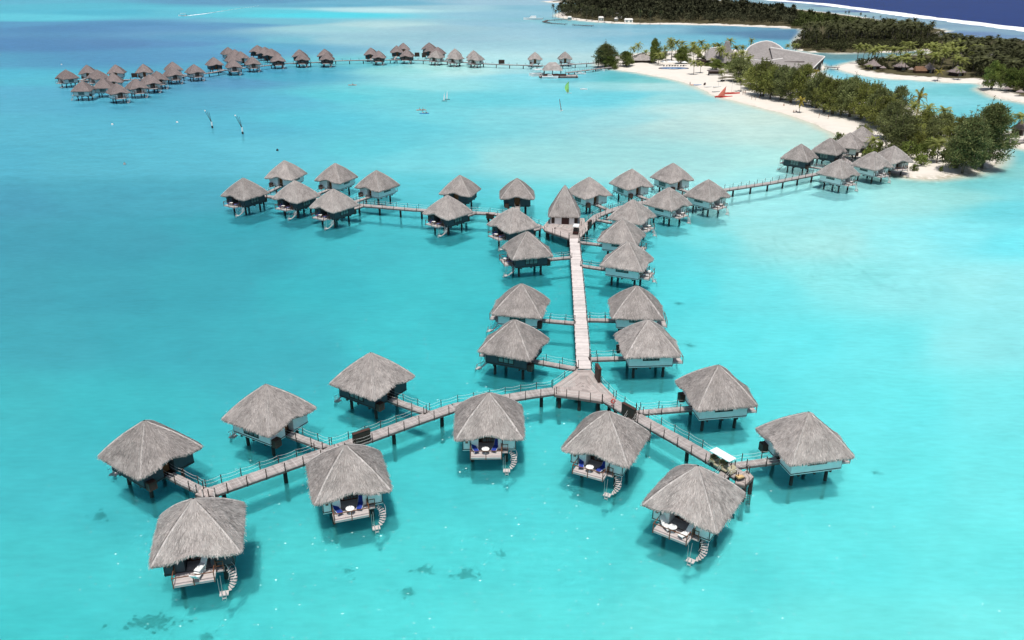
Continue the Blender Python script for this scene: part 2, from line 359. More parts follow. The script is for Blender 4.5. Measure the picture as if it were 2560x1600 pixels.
NEAR = [  # x, y, turn, wall, walkway?, label
 (-31.87,66.94,14.8,'d','left','slate-walled bungalow nearest the camera, stacked white chairs on its deck'),
 (-18.59,76.99,17.9,'w','left','white-walled bungalow with two blue loungers and a round table, beside the long walkway cabinet'),
 (-2.87,88.98,1.2,'w','left','white bungalow seen square on with its deck toward the camera, two blue loungers'),
 (11.56,84.47,333.9,'w','right','white bungalow with two blue loungers beside the brown cabinet of the cart walkway'),
 (19.9,72.89,325.2,'w','right','white bungalow with a white chair and table on deck, below the beige cart'),
 (35.55,84.27,102.1,'w','right','white bungalow farthest right, past the beige cart at the walkway end'),
 (27.61,96.69,98.9,'w','right','white bungalow right of the fork, reached by a slanting walkway above the cart'),
 (20.6,111.78,94.0,'w','main','white bungalow right of the pale straight pier, nearest the fork'),
 (20.82,125.8,87.2,'w','main','white bungalow right of the straight pier, just behind the one nearest the fork'),
 (22.51,149.37,66.0,'w','main','white bungalow right of the straight pier with a slit window, third from the fork'),
 (23.32,164.76,68.4,'w','main','white bungalow half hidden, right of the straight pier by the tall hut'),
 (27.51,180.02,55.3,'w','east','white bungalow with stairs behind two others, right of the parked maroon cart'),
 (37.76,191.08,43.5,'w','east','white bungalow with its deck at lower right, middle of the row leading to the islet'),
 (49.0,198.9,40.3,'w','east','white bungalow where the bare stretch of walkway to the islet begins'),
 (43.47,217.0,209.9,'w','east','white bungalow with tall window and dark doorway, farthest back before the bare walkway'),
 (31.41,210.18,208.3,'w','east','white bungalow with brown door, second behind and right of the tall hut'),
 (19.46,201.17,209.8,'w','east','white bungalow with brown door immediately behind the tall hut'),
 (1.22,199.82,180.6,'d','west','slate bungalow facing the camera squarely with its brown door, left of the tall hut'),
 (-13.34,203.06,163.0,'d','west','slate bungalow partly hidden behind another, left of the square-on one with brown door'),
 (-15.05,183.49,320.0,'d','west','slate bungalow standing alone in front of the walkway, middle of its bare stretch'),
 (0.18,173.43,307.3,'d','west','slate bungalow with blue chairs on deck, left below the tall hut'),
 (3.01,155.75,285.4,'d','main','slate bungalow with wide window left of the straight pier, nearest the tall hut'),
 (1.58,126.7,258.3,'w','main','white-walled bungalow left of the straight pier'),
 (0.35,111.71,247.9,'d','main','slate bungalow left of the straight pier beside the fork'),
 (-19.51,100.31,236.2,'d','left','slate bungalow behind the left arm, closest to the fork'),
 (-31.39,91.05,239.5,'w','left','bungalow with white wall under its window, middle one behind the left arm'),
 (-43.09,82.05,235.3,'d','left','slate bungalow at the far left end of the nearest walkway'),
 (-42.75,189.09,325.2,'d','west','slate bungalow with deck, rightmost of three in front of the western walkway tip'),
 (-53.83,197.14,329.4,'d','west','slate bungalow with deck, middle of three in front of the western walkway tip'),
 (-67.37,199.71,328.1,'d','west','slate bungalow at the very tip of the western walkway'),
 (-62.15,219.48,164.6,'w','west','white bungalow with brown door, leftmost of three behind the western walkway tip'),
 (-47.68,216.28,155.8,'w','west','white bungalow with brown door, middle of three behind the western walkway tip'),
 (-35.33,208.16,147.7,'w','west','white bungalow with brown door, rightmost of three behind the western walkway tip'),
 (86.49,242.89,230.0,'d','islet','slate bungalow over water, leftmost of the cluster by the islet tip'),
 (98.58,252.2,229.0,'d','islet','slate bungalow second from left of the cluster by the islet'),
 (108.04,260.91,235.3,'c','islet','pale bungalow at the beach edge with a round green bush beside it'),
 (90.59,222.42,36.0,'w','islet','white bungalow with deck and stairs where the bare walkway meets the islet cluster'),
 (103.98,232.31,31.0,'w','islet','white bungalow with slit window, in front of the one standing on the islet sand'),
]
ax, ay = G(2156.8, 315.7, ZA); NEAR.append((ax, ay, 235, 'c', None, 'bungalow on the beach with its roof tucked against the casuarinas'))
ax, ay = G(2236, 364, ZA); NEAR.append((ax, ay, 20, 'c', None, 'dark-fronted bungalow on the sandy tip beside a spiky agave'))
for k, (x, y, rz, wk, wy, lb) in enumerate(NEAR):
    bungalow(x, y, rz, wk, lb, 'thatched bungalows on stilts', k=k)
FAR = [  # apex sighting, turn, wall, label
 (163.6,173.7,325,'c','bungalow at the left tip of the far row'), (216,161.8,200,'c','pale far bungalow second from the left tip, behind the pier'),
 (241.5,173.7,330,'c','far bungalow between the two pale roofs near the left tip'), (287.9,161,195,'c','pale-roofed far bungalow third along the back of the left cluster'),
 (357.4,159.7,200,'c','pale-roofed far bungalow by the dark cabinet on the far pier'), (430.5,154,215,'c','far bungalow behind, last at the right of the left cluster'),
 (204.3,201.8,275,'c','far bungalow with wide window in front, leftmost of the front row'), (256.3,194.8,280,'c','far bungalow with wide window in front, second of the front row'),
 (280.9,182,200,'c','small pale roof boxed in amid the left far cluster'), (290.7,207.4,40,'w','lowest bungalow of the left far cluster with slit window and deck'),
 (337.8,196.2,40,'c','far bungalow with deck, next right of the lowest in the cluster'), (372.2,185.7,40,'c','far bungalow with deck, second right of the lowest in the cluster'),
 (391.2,177.2,40,'c','far bungalow with deck, third right of the lowest in the cluster'), (429,166.7,40,'c','far bungalow with deck, fourth right of the lowest in the cluster'),
 (484.3,160.3,40,'c','far bungalow standing free between the left and middle clusters'), (533.4,142.7,215,'d','dark far bungalow at the left edge of the middle cluster'),
 (581.9,147.6,25,'c','far bungalow at the front of the middle cluster, lit hip toward camera'), (569.3,117.4,215,'c','far bungalow at the back left of the middle cluster'),
 (586,123,215,'c','brown far roof second from back left in the middle cluster'), (600.9,128,215,'c','brown far roof third from back left in the middle cluster'),
 (580.5,133.6,215,'c','brown far roof directly behind the front one of the middle cluster'), (629.7,140.6,25,'c','far bungalow with deck at the front centre right of the middle cluster'),
 (643,112.5,160,'d','dark far bungalow highest at the back of the middle cluster'), (661.3,116.7,160,'d','far roof just right of the highest in the middle cluster'),
 (677.5,120.9,160,'d','far roof behind the last front one of the middle cluster'), (693,133.6,20,'d','dark far bungalow at the right front of the middle cluster'),
 (747.8,123,180,'d','rear roof of the first lone pair right of the middle cluster'), (754.8,130.8,10,'d','front bungalow of the first lone pair, white chairs on deck'),
 (810.7,121.8,180,'d','rear roof of the second lone pair on the far pier'), (816,130.3,5,'d','front bungalow of the second lone pair, white chairs on deck'),
 (926.9,118.7,180,'d','dark rear bungalow of the pair after the long bare pier'), (946.2,126,5,'d','dark front bungalow of the pair after the long bare pier'),
 (991.6,113.5,190,'d','dark far bungalow in front of the tallest back roof, by the brown cabinets'), (1008,106.8,190,'d','far roof highest and rearmost left of the brown cabinets'),
 (1016.9,123,355,'d','front bungalow with two white loungers left of the brown cabinets'), (1072.7,106,160,'d','rearmost roof of the cluster right of the brown cabinets'),
 (1079.4,112,160,'d','second roof from the rear right of the brown cabinets'), (1094.3,117.2,160,'d','third roof from the rear right of the brown cabinets'),
 (1089.8,126,340,'w','pale front bungalow immediately right of the brown cabinets'), (1136.7,121,180,'w','rear roof of the twin pair second from the right'),
 (1137.4,129,335,'w','front bungalow of the twin pair second from the right'), (1183.6,125.4,180,'w','rear roof of the twin pair at the right end of the row'),
 (1188.8,131.3,335,'w','front bungalow of the twin pair at the right end of the row'),
 (1337.6,129.9,180,'w','white bungalow with brown door directly behind the boats'), (1412.8,128.5,180,'w','white bungalow with brown door behind the dock shelter'),
]
for k, (px, py, rz, wk, lb) in enumerate(FAR):
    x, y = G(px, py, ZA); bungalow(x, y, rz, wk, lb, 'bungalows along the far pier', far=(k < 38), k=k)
# ---------------------------------------------------------------- boardwalks
post_me = MB().box(-.045, .045, -.045, .045, -.35, 1.12).mesh('rail_post', TIMB)
ppile_me = MB().lathe([(.27,-5.6),(.26,-2.4),(.24,-.10)], 10).mesh('pile', PILE, True)
def _noop(): pass
def resample(pts, step):
    out, acc = [], 0.0
    for i in range(len(pts)-1):
        p, q = Vector(pts[i]), Vector(pts[i+1]); L = (q-p).length
        if L < 1e-6: continue
        d = (q-p)/L; t = acc
        while t < L: out.append((p + d*t, d)); t += step
        acc = t - L
    return out
def boardwalk(name, label, cat, group, pts, w, z=FL, plank=.24, post=2.4, pile=7.0, m=PIERW, rope=True, hw_post=None, sides=(-1,1), seed=1):
    r = random.Random(seed); o = Vector((pts[0][0], pts[0][1], 0)); P = [Vector((p[0], p[1], 0)) - o for p in pts]
    root = thing(name, label, cat, (o.x, o.y, z), 0, group)
    dk = MB()
    for p, d in resample(P, plank):
        n = Vector((-d.y, d.x, 0)); h = w/2 + r.uniform(-.03,.03)
        dk.obox(p + d*plank*.5 + Vector((0,0,-.04)), d*plank*.47, n*h, Vector((0,0,.04)), r.choice((.82,.92,1,1,1.06,1.14)))
    part('deck', dk.mesh('deck', m), root)
    bm_ = MB()
    for s in (-1, 1):
        for i in range(len(P)-1):
            d = (P[i+1]-P[i]); L = d.length; d = d/L; n = Vector((-d.y, d.x, 0))
            bm_.obox((P[i]+P[i+1])/2 + n*s*(w/2-.09) + Vector((0,0,-.22)), d*(L/2+.03), n*.07, Vector((0,0,.13)))
    part('stringer', bm_.mesh('stringer', BEAMW), root)
    if pile:
        for p, d in resample(P, pile):
            n = Vector((-d.y, d.x, 0))
            for s in (0,):
                part('pile', ppile_me, root, p + d*pile*.25 + n*s*w*.34)
    if post:
        for s in sides:
            pr = [p + Vector((-d.y, d.x, 0))*s*(w/2+.05) for p, d in resample(P, post)]
            d = (P[-1]-P[-2]).normalized(); pr.append(P[-1] + Vector((-d.y, d.x, 0))*s*(w/2+.05))
            for p in pr: part('rail_post', post_me, root, p)
            if rope:
                rm = MB()
                for i in range(len(pr)-1):
                    for hz, sag in ((1.02, .14), (.56, .12)):
                        pp = [pr[i].lerp(pr[i+1], k/4) + Vector((0,0,hz - sag*4*(k/4)*(1-k/4))) for k in range(5)]
                        rm.tube(pp, [.013]*5, 4)
                part('rope', rm.mesh('rope', ROPE), root)
    return root
def D(*px): return [G(a, b, FL) for a, b in px]
MAINP = D((1459.5,922), (1448.5,760), (1435.5,595))
LEFTP = D((1385,976),(1324,984.5),(1250,996.5),(1139,1016),(1038,1050.5),(930,1090),(769,1144.5),(634,1192),(516,1233))
RIGHTP = D((1520,998),(1579.6,1034),(1632.5,1064),(1698.7,1100.6),(1772.8,1143.5),(1858,1193))
EASTP = D((1463.6,566),(1481,549),(1494,538),(1514,530.5),(1546,519),(1607,505),(1713,489),(1808,474.5),(1930,456),(2049,432.5))
WESTP = D((1359,570),(1300,547),(1238,533.5),(1188,531),(1040,523.5),(897,511.5),(800,498),(672,490.5),(640,488))
ISLP = D((2049,432.5),(2090,424),(2133,415),(2118,402),(2096,389))
boardwalk('boardwalk', 'pale straight pier joining the fork to the tall hut', 'boardwalk', 'long plank walkways', MAINP, 2.15, m=PIERL, post=2.2, seed=2)
boardwalk('boardwalk', 'left arm of the fork, curving past the long brown cabinet', 'boardwalk', 'long plank walkways', LEFTP, 1.95, post=2.3, pile=7.4, seed=3)
boardwalk('boardwalk', 'right arm of the fork, with the beige cart at its end', 'boardwalk', 'long plank walkways', RIGHTP, 1.95, post=2.3, pile=6.5, seed=4)
boardwalk('boardwalk', 'plank walkway from the tall hut toward the islet, bare over its last half', 'boardwalk', 'long plank walkways', EASTP, 1.9, post=2.9, pile=6.2, seed=5)
boardwalk('boardwalk', 'plank walkway running left from the tall hut through the western bungalows', 'boardwalk', 'long plank walkways', WESTP, 1.9, post=3.0, pile=5.6, seed=6)
boardwalk('boardwalk', 'short hooked walkway from the bare stretch into the islet cluster', 'boardwalk', 'long plank walkways', ISLP, 1.9, post=2.6, pile=5, seed=7)
FARP1 = D((196,200.5),(311,199),(400,196),(450,191.5),(523,182),(560,175),(640,166))
FARP2 = D((640,166),(716,158),(788,155.4),(838,151.5),(926,149.5),(984,149.3))
FARP3 = D((984,149.3),(1050,150),(1158,155.4),(1222,159.4),(1280,161.6),(1359,164),(1436,160),(1490,156.5))
for i, (P, lb) in enumerate(((FARP1,'left stretch of the far pier, winding through the left and middle clusters'), (FARP2,'middle stretch of the far pier, long and bare between lone pairs'), (FARP3,'right stretch of the far pier, ending at the island by the dock'))):
    boardwalk('boardwalk', lb, 'boardwalk', 'stretches of the far pier', P, 2.0, plank=.5, post=5.2, pile=8.5, rope=False, seed=20+i)
DOCKP = [G(1417, 181, 1.5), G(1470, 174.5, 1.5), G(1528, 167.5, 1.5)]
boardwalk('boardwalk', 'sloping jetty from the beach out to the dock shelter', 'boardwalk', 'jetties by the beach', DOCKP, 2.0, z=1.5, plank=.5, post=4, pile=7, rope=False, seed=30)
PATHS = {'main': (MAINP, 1.05), 'left': (LEFTP, .97), 'right': (RIGHTP, .97), 'east': (EASTP, .95), 'west': (WESTP, .95), 'islet': (ISLP, .95)}
def hit_path(p, d, path):
    best = None
    for i in range(len(path)-1):
        a, b = Vector(path[i]), Vector(path[i+1]); e = b - a
        den = d.x*e.y - d.y*e.x
        if abs(den) < 1e-6: continue
        q = a - p; t = (q.x*e.y - q.y*e.x)/den; s = (q.x*d.y - q.y*d.x)/den
        if t > 0.3 and -.02 <= s <= 1.02 and (best is None or t < best): best = t
    return best
DOORS = []
for k, (x, y, rz, wk, wy, lb) in enumerate(NEAR):
    if not wy: continue
    path, hw = PATHS[wy]; a = rad(rz); d = Vector((-math.sin(a), math.cos(a))); p = Vector((x, y)) + d*(W-.9)
    t = hit_path(p, d, path)
    if t is None or t > 22:
        best = min((( (Vector(q)-p).length, Vector(q)) for q, _ in [((pp.x, pp.y), 0) for pp, dd in resample([Vector((u[0],u[1],0)) for u in path], .5)]), key=lambda b: b[0])
        e = best[1]
    else: e = p + d*t
    dd = (e - p).normalized(); e = e - dd*(hw+.02)
    short = lb.split(',')[0]
    boardwalk('walkway', 'narrow footbridge to the door of the ' + ' '.join(lb.replace(',', '').split()[:9]), 'footbridge', 'narrow footbridges to doors', [tuple(p), tuple(e)], 1.15, z=FL, post=2.6, pile=0, seed=50+k)
for k, (px, py, rz, wk, lb) in enumerate(FAR):
    if k in (6, 7, 8, 18, 19, 20, 23, 24, 36, 37): continue
    x, y = G(px, py, ZA); p = Vector((x, y)); best = None
    for P in (FARP1, FARP2, FARP3):
        for pp, dd in resample([Vector((u[0],u[1],0)) for u in P], 1.0):
            L = (Vector((pp.x,pp.y))-p).length
            if best is None or L < best[0]: best = (L, Vector((pp.x,pp.y)))
    if best[0] > 40 or best[0] < 5: continue
    d = (best[1]-p).normalized()
    boardwalk('walkway', 'short link from the far pier to the ' + ' '.join(lb.replace(',', '').split()[:8]), 'footbridge', 'short links of the far pier', [tuple(p + d*3.4), tuple(best[1] - d*1.1)], 1.2, plank=.6, post=0, pile=0, seed=90+k)
# platforms at the fork and at the tall hut
def platform(label, px, cen, z=FL+.004, npl=14, seed=1, rails=()):
    r = random.Random(seed); P = [Vector(G(a, b, FL) + (0,)) for a, b in px]; C = Vector(G(cen[0], cen[1], FL) + (0,))
    root = thing('junction_platform', label, 'platform', (C.x, C.y, z)); mb = MB(); ed = MB()
    for i in range(len(P)):
        A, B = P[i]-C, P[(i+1) % len(P)]-C
        for k in range(npl):
            t0, t1 = k/npl, (k+.94)/npl; dz = Vector((0,0,-.07))
            q = [A*t0, B*t0, B*t1, A*t1] if k else [A*.02, B*.02, B*t1, A*t1]
            mb.add(q + [v + dz for v in q], [(0,3,2,1) if A.cross(B).z < 0 else (0,1,2,3), (3,2,6,7)], r.choice((.74,.86,.95,1.0,1.08)))
        d = (B-A).normalized(); n = Vector((-d.y, d.x, 0))
        ed.obox((A+B)/2*.985 + Vector((0,0,-.24)), d*((B-A).length/2*.98), n*.08, Vector((0,0,.14)))
    part('deck', mb.mesh('deck', JUNCW), root); part('stringer', ed.mesh('stringer', BEAMW), root)
    for i in range(len(P)):
        A = (P[i]-C)*.82; part('pile', ppile_me, root, A)
    for i, j in rails:
        A, B = P[i]-C, P[j]-C; n = max(2, int((B-A).length/2.2)); pr = [A.lerp(B, q/n) for q in range(n+1)]; rm = MB()
        for p in pr: part('rail_post', post_me, root, p)
        for q in range(n):
            for hz in (1.02, .56):
                rm.tube([pr[q].lerp(pr[q+1], s/4) + Vector((0,0,hz-.13*4*(s/4)*(1-s/4))) for s in range(5)], [.013]*5, 4)
        part('rope', rm.mesh('rope', ROPE), root)
    return root
platform('brown plank triangle where the pale pier forks in two', [(1440,925),(1478,924),(1504,958),(1540,994),(1505,1004),(1447,995),(1386,987),(1382,966)], (1458,966), seed=4, rails=((7,0),(1,2),(2,3),(4,5),(5,6)))
platform('brown plank deck in front of the tall hut with a cart on it', [(1422,597),(1449,596),(1470,574),(1460,545),(1375,545),(1356,568),(1361,576)], (1418,568), seed=5, rails=((6,0),(1,2)))
platform('small square landing at the outer end of the left arm', [(538,1226),(520,1248),(488,1236),(508,1214)], (514,1231), seed=6, npl=6)
platform('small landing at the end of the right arm with a ladder', [(1846,1186),(1868,1174),(1884,1192),(1862,1214),(1838,1208)], (1860,1196), seed=7, npl=6)
# the tall hut
hx, hy = G(1412, 561, FL); hy += 3.2
hr = thing('tall_hut', 'steep tall thatched hut on the brown plank deck at the head of the straight pier', 'hut', (hx, hy, 0), rad(-4))
pz = V(1406, 462.7, hy)[2]
part('roof', with_ridge(thatch_roof(3.7, 4.35, pz, 77, arch=0, tufts=5000, bulge=.12), ridge_cap(3.7, 4.35, pz, 78)).mesh('roof', [THATCH, RIDGE]), hr)
mb = MB().box(-3.1,3.1,-3.1,3.1,2.31,4.75); part('wall', mb.mesh('wall', WHITE), hr)
part('door', MB().box(-.55,1.2,-3.16,-3.103,2.33,4.5).mesh('door', MAROON), hr)
for x in (-2.9, 2.4):
    part('shutter', MB().box(x, x+.75, -3.18, -3.103, 2.5, 4.3).mesh('shutter', TIMB), hr)
part('trim', MB().box(-3.14,3.14,-3.14,-3.104,4.5,4.66).box(-3.14,-3.104,-3.1,3.14,2.5,2.62).mesh('trim', TIMB), hr)
for a in (-2.6, 2.6):
    for b in (-2.6, 2.6): part('pile', pile_me, hr, (a, b, 0))
# ---------------------------------------------------------------- furniture on the decks
def lounger_parts(fm):
    f = MB(); f.bar((-.3,-.75,.35),(-.3,.35,.42),.03,n=5); f.bar((.3,-.75,.35),(.3,.35,.42),.03,n=5)
    f.bar((-.3,.35,.42),(-.3,.85,1.15),.03,n=5); f.bar((.3,.35,.42),(.3,.85,1.15),.03,n=5)
    s = MB().obox((0,-.2,.42),(.29,0,0),(0,.56,.035),(0,-.0,.03)).obox((0,.62,.80),(.29,0,0),(0,.25,.37),(0,-.03,.02))
    lg = MB().bar((-.3,-.6,.36),(-.3,-.6,0),.03,n=5); return f.mesh('frame', WHITEP), s.mesh('sling', fm), lg.mesh('leg', WHITEP)
LB, LW = lounger_parts(BLUEF), lounger_parts(WHITEP)
TBT = MB().lathe([(.05,.70),(.46,.70),(.48,.73),(.05,.74)],16).mesh('table_top', WHITEP); TBS = MB().lathe([(.26,0),(.05,.06),(.05,.7)],10).mesh('pedestal', WHITEP)
def on_hut(k, x, y, z=2.41):
    hx, hy, rz = NEAR[k][0], NEAR[k][1], rad(NEAR[k][2]); c, s = math.cos(rz), math.sin(rz)
    return (hx + x*c - y*s, hy + x*s + y*c, z), rz
def lounger(k, x, y, turn, label, parts=LB, dz=0.0):
    loc, rz = on_hut(k, x, y, 2.41+dz); o = thing('lounger', label, 'lounger', loc, rz+rad(turn), 'loungers on the decks')
    part('frame', parts[0], o); part('sling', parts[1], o)
    for a in (0, .6):
        for b in (0, .85): part('leg', parts[2], o, (a, b, 0))
def table(k, x, y, label):
    loc, rz = on_hut(k, x, y); o = thing('round_table', label, 'table', loc, rz, 'round tables on the decks'); part('table_top', TBT, o); part('pedestal', TBS, o)
where = {1:'deck by the long walkway cabinet', 2:'deck facing the camera squarely', 3:'deck beside the cart walkway', 20:'deck left below the tall hut', 19:'deck of the lone slate bungalow', 27:'deck rightmost of three at the western tip', 28:'deck middle of three at the western tip', 29:'deck at the western walkway tip', 21:'deck left of the straight pier'}
for k, w_ in where.items():
    lounger(k, -1.75, -3.75, 20, 'blue lounger on the outer side of the ' + w_); 
    lounger(k, .75, -3.55, -18, 'blue lounger nearer the stairs on the ' + w_)
    table(k, -.45, -4.35, 'white round table on the ' + w_)
for i in range(3): lounger(0, .15+.06*i, -4.0+.05*i, -30, ('lowest','middle','topmost')[i] + ' white chair of the stack on the nearest deck', LW, .25*i)
lounger(0, -.1, -4.7, 160, 'white chair lying in front of the stack on the nearest deck', LW)
lounger(4, .9, -4.2, -25, 'white lounger on the deck below the beige cart', LW); table(4, -.5, -4.3, 'white round table on the deck below the beige cart'); lounger(4, -1.3, -4.1, 60, 'white chair behind the round table below the beige cart', LW)
for k, w_ in ((9,'third right-hand bungalow from the fork'),(11,'deck right of the maroon cart'),(12,'deck in the middle of the islet row'),(13,'deck at the start of the bare walkway'),(36,'deck where the bare walkway ends'),(37,'deck in front of the sandy tip')):
    table(k, .2, -4.3, 'white round table on the ' + w_); lounger(k, -1.2, -4.0, 20, 'white lounger on the ' + w_, LW)
# ---------------------------------------------------------------- cabinets, carts, ladder, lifebuoy on the walkways
def along(px0, px1): a, b = Vector(G(*px0, FL)), Vector(G(*px1, FL)); return math.atan2((b-a).y, (b-a).x)
CABM = MATS['brown_cladding']
def cabinet(label, px, rz, L=2.3, H=1.65, Tn=.42, z=FL):
    x, y = G(px[0], px[1], z); o = thing('walkway_cabinet', label, 'cabinet', (x, y, z), rz, 'brown cabinets on the walkways')
    part('body', MB().box(-L/2,L/2,-Tn/2,Tn/2,.12,H).mesh('body', TIMB), o)
    part('lid', MB().box(-L/2-.04,L/2+.04,-Tn/2-.04,Tn/2+.04,H+.002,H+.07).mesh('lid', CABM), o)
    for s in (-1, 1): part('foot', MB().box(-.06,.06,-Tn/2,Tn/2,-.35,.12).mesh('foot', TIMB), o, (s*(L/2-.3),0,0))
cabinet('long brown cabinet on the left arm of the fork', (905,1107), along((930,1090),(769,1144)))
cabinet('brown cabinet on the right arm, below the fork', (1571,1042), along((1579,1034),(1632,1064)))
cabinet('narrow brown cabinet seen edge on, at the right of the fork', (1494,950), rad(100), L=1.9, H=2.2)
cabinet('reddish brown cabinet on the bend right of the maroon cart', (1474,570), along((1463,566),(1494,538)), L=2.0)
cabinet('brown cabinet hanging under the walkway left of the tall hut', (1225,548), along((1238,533),(1300,547)), L=2.2, H=1.2, z=1.2)
cabinet('dark cabinet on the far pier near its left cluster', (337,194), 0, L=3, H=2.2); cabinet('left one of two dark red cabinets on the far pier', (1043,142), 0, L=3, H=2.6)
cabinet('right one of two dark red cabinets on the far pier', (1060,144), 0, L=2.6, H=2.8); cabinet('dark cabinet alone on the far pier right of the last pair', (1254,160), 0, L=3.6, H=2.4)
whl = MB()
whl.lathe([(.20,-.09),(.26,-.07),(.26,.07),(.20,.09)],14); WH = whl.mesh('wheel', BLACK)
def cart(label, px, rz, body, seat, L=2.7, z=FL):
    x, y = G(px[0], px[1], z); o = thing('golf_cart', label, 'cart', (x, y, z+.005), rz, 'golf carts on the walkways')
    h = .58; b = MB().box(-L/2,L/2,-h,h,.25,.42).box(-L/2,-L/2+.75,-h,h,.42,.75).box(-.25,.35,-h,h,.42,.68)
    b.add([(L/2-.55,-h,.42),(L/2,-h,.42),(L/2,h,.42),(L/2-.55,h,.42),(L/2-.55,-h,1.0),(L/2-.12,-h,.75),(L/2-.12,h,.75),(L/2-.55,h,1.0)], [(0,3,2,1),(4,5,6,7),(0,1,5,4),(1,2,6,5),(2,3,7,6),(3,0,4,7)])
    part('body', b.mesh('body', body), o)
    for x0 in (-L/2+.05, -.2):
        s = MB().box(x0,x0+.5,-h+.05,h-.05,.70 if x0 > -1 else .77,.88).box(x0-.02,x0+.10,-h+.05,h-.05,.88,1.3); part('seat', s.mesh('seat', seat), o)
    rp = part('canopy', MB().box(-L/2-.05,L/2-.35,-h-.06,h+.06,1.86,1.94).mesh('canopy', BOATW), o)
    for sx in (-L/2+.06, L/2-.5):
        for sy in (-h+.05, h-.05): part('canopy_post', MB().bar((sx,sy,.7),(sx,sy,1.86),.025,n=5).mesh('canopy_post', STEEL), o)
    for sx in (-L/2+.45, L/2-.4):
        for sy in (-h+.02, h-.02):
            w = part('wheel', WH, o, (sx, sy, .26)); w.rotation_euler = (rad(90),0,0)
    part('steering_wheel', MB().lathe([(.16,0),(.19,.02),(.16,.04)],10,(.55,.25,1.05)).mesh('steering_wheel', BLACK), o)
    for sy in (-.4, .4): part('headlight', MB().lathe([(.06,0),(.07,.03)],8,(L/2-.02,sy,.6)).mesh('headlight', WHITEP), o)
cart('beige open cart with a long white canopy parked at the walkway end', (1806,1172), along((1698,1100),(1858,1193)), BEIGE, OLIVE, 3.3)
cart('maroon cart seen from behind with a white canopy, in front of the tall hut', (1440,583), rad(80), MAROON, BLACK, 2.5)
x, y = G(1849, 1200, FL); o = thing('luggage_trolley', 'low trolley with orange and white load beside the beige cart', 'trolley', (x, y, FL+.01), rad(20))
part('bed', MB().box(-.5,.5,-.35,.35,.3,.4).mesh('bed', TIMB), o); part('load', MB().box(-.45,.1,-.3,.3,.401,.6).box(.12,.44,-.25,.25,.401,.52).mesh('load', mat('tan_canvas',(.62,.42,.20),.8,.3,3)), o)
for a in (-.4,.4):
    w = part('wheel', WH, o, (a, .25, .18)); w.rotation_euler = (rad(90),0,0); w.scale = (.65,)*3
x, y = G(1866, 1210, FL); ld = MB()
dx, dy = .25, -1.1
for s in (-.22, .22): ld.bar((s,.05,.9),(s+dx,dy,-3.2),.035,n=5)
for k in range(12):
    t = k/11; ld.bar((-.22+dx*(.2+.75*t),.05+(dy-.05)*(.2+.75*t),.9-4.1*(.2+.75*t)),(.22+dx*(.2+.75*t),.05+(dy-.05)*(.2+.75*t),.9-4.1*(.2+.75*t)),.025,n=5)
thing('swim_ladder', 'dark ladder sloping from the right arm landing into the water', 'ladder', (x, y, FL), 0, None, ld.mesh('swim_ladder', TIMB))
x, y = G(506, 1232, FL); ld = MB()
for s in (-.25,.25): ld.tube([(s,-.5,-2.2),(s,-.2,.3),(s,.1,.95),(s,.4,.9),(s,.5,.0)],[.025]*5,5)
thing('swim_ladder', 'pair of pale curved handrails at the left arm landing', 'ladder', (x-.4, y, FL), rad(70), None, ld.mesh('swim_ladder', STEEL))
x, y = G(1530, 1016, FL); o = thing('lifebuoy_stand', 'red lifebuoy on a post just below the fork', 'lifebuoy', (x, y, FL))
part('post', MB().box(-.05,.05,-.05,.05,0,1.2).mesh('post', RED), o)
rg = MB(); rg.tube([(.28*math.cos(a*math.pi/6)+.1,-.1,.85+.28*math.sin(a*math.pi/6)) for a in range(13)],[.07]*13,6); part('ring', rg.mesh('ring', RED), o)
x, y = G(1387, 584, FL); o = thing('lamp_post', 'short dark lantern post at the lower left edge of the tall hut deck', 'lamp', (x, y, FL)); part('post', MB().box(-.05,.05,-.05,.05,0,1.1).mesh('post', TIMB), o); part('lantern', MB().lathe([(.05,1.1),(.14,1.15),(.12,1.4),(.02,1.5)],8).mesh('lantern', TIMB), o)
# ---------------------------------------------------------------- the lagoon floor, the islands and the water over them
ISLET = [(1490,158),(1500,168),(1535,173),(1539,174),(1610,184.5),(1690,200),(1729.5,212),(1785,239),(1880,264),(1992,293.6),(2049,316),(2085,334),(2105,352),(2120,378),(2150,402),(2200,424),(2240,440),(2290,448),(2370,445),(2436,436),(2484,418),(2503,385),(2500,366),(2440,335),(2350,298),(2240,255),(2150,225),(2080,200),(2050,185),(2045,178),(2060,172),(2060,165),(2030,150),(1980,138),(1900,128),(1800,122),(1650,128),(1560,138),(1510,145)]
FARLAND = [(1360,6),(1440,7),(1490,8),(1482,16),(1420,27),(1393,34),(1386,41),(1423,48.5),(1458,52.7),(1514,57.6),(1599,60.4),(1765,62),(1864,66),(2000,71),(2012,78),(1995,92),(1988,108),(1985,126),(2066,133),(2134,133),(2245,130),(2332,125),(2325,134),(2260,141),(2180,148),(2120,158),(2090,166),(2085,170),(2096,174),(2134,185),(2208,196),(2282,200),(2357,206),(2453,208.5),(2464,216),(2446,224.5),(2481,243),(2520,250),(2560,258),(2700,285),(3100,320),(3300,130),(2800,108),(2560,103.5),(2440,97),(2350,92),(2333,83),(2387,79),(2330,69.5),(2250,58),(2200,52),(2160,43),(2080,33),(1997,24),(1900,12),(1830,4),(1760,-3),(1600,-9),(1480,-5),(1360,3)]
EDGE = [(2488,352),(2510,362),(2545,372),(2620,380),(2760,380),(2760,320),(2560,322),(2500,334)]
def chaikin(P, n=2):
    for _ in range(n):
        Q = []
        for i in range(len(P)):
            a, b = P[i], P[(i+1) % len(P)]
            Q += [(a[0]*.75+b[0]*.25, a[1]*.75+b[1]*.25), (a[0]*.25+b[0]*.75, a[1]*.25+b[1]*.75)]
        P = Q
    return P
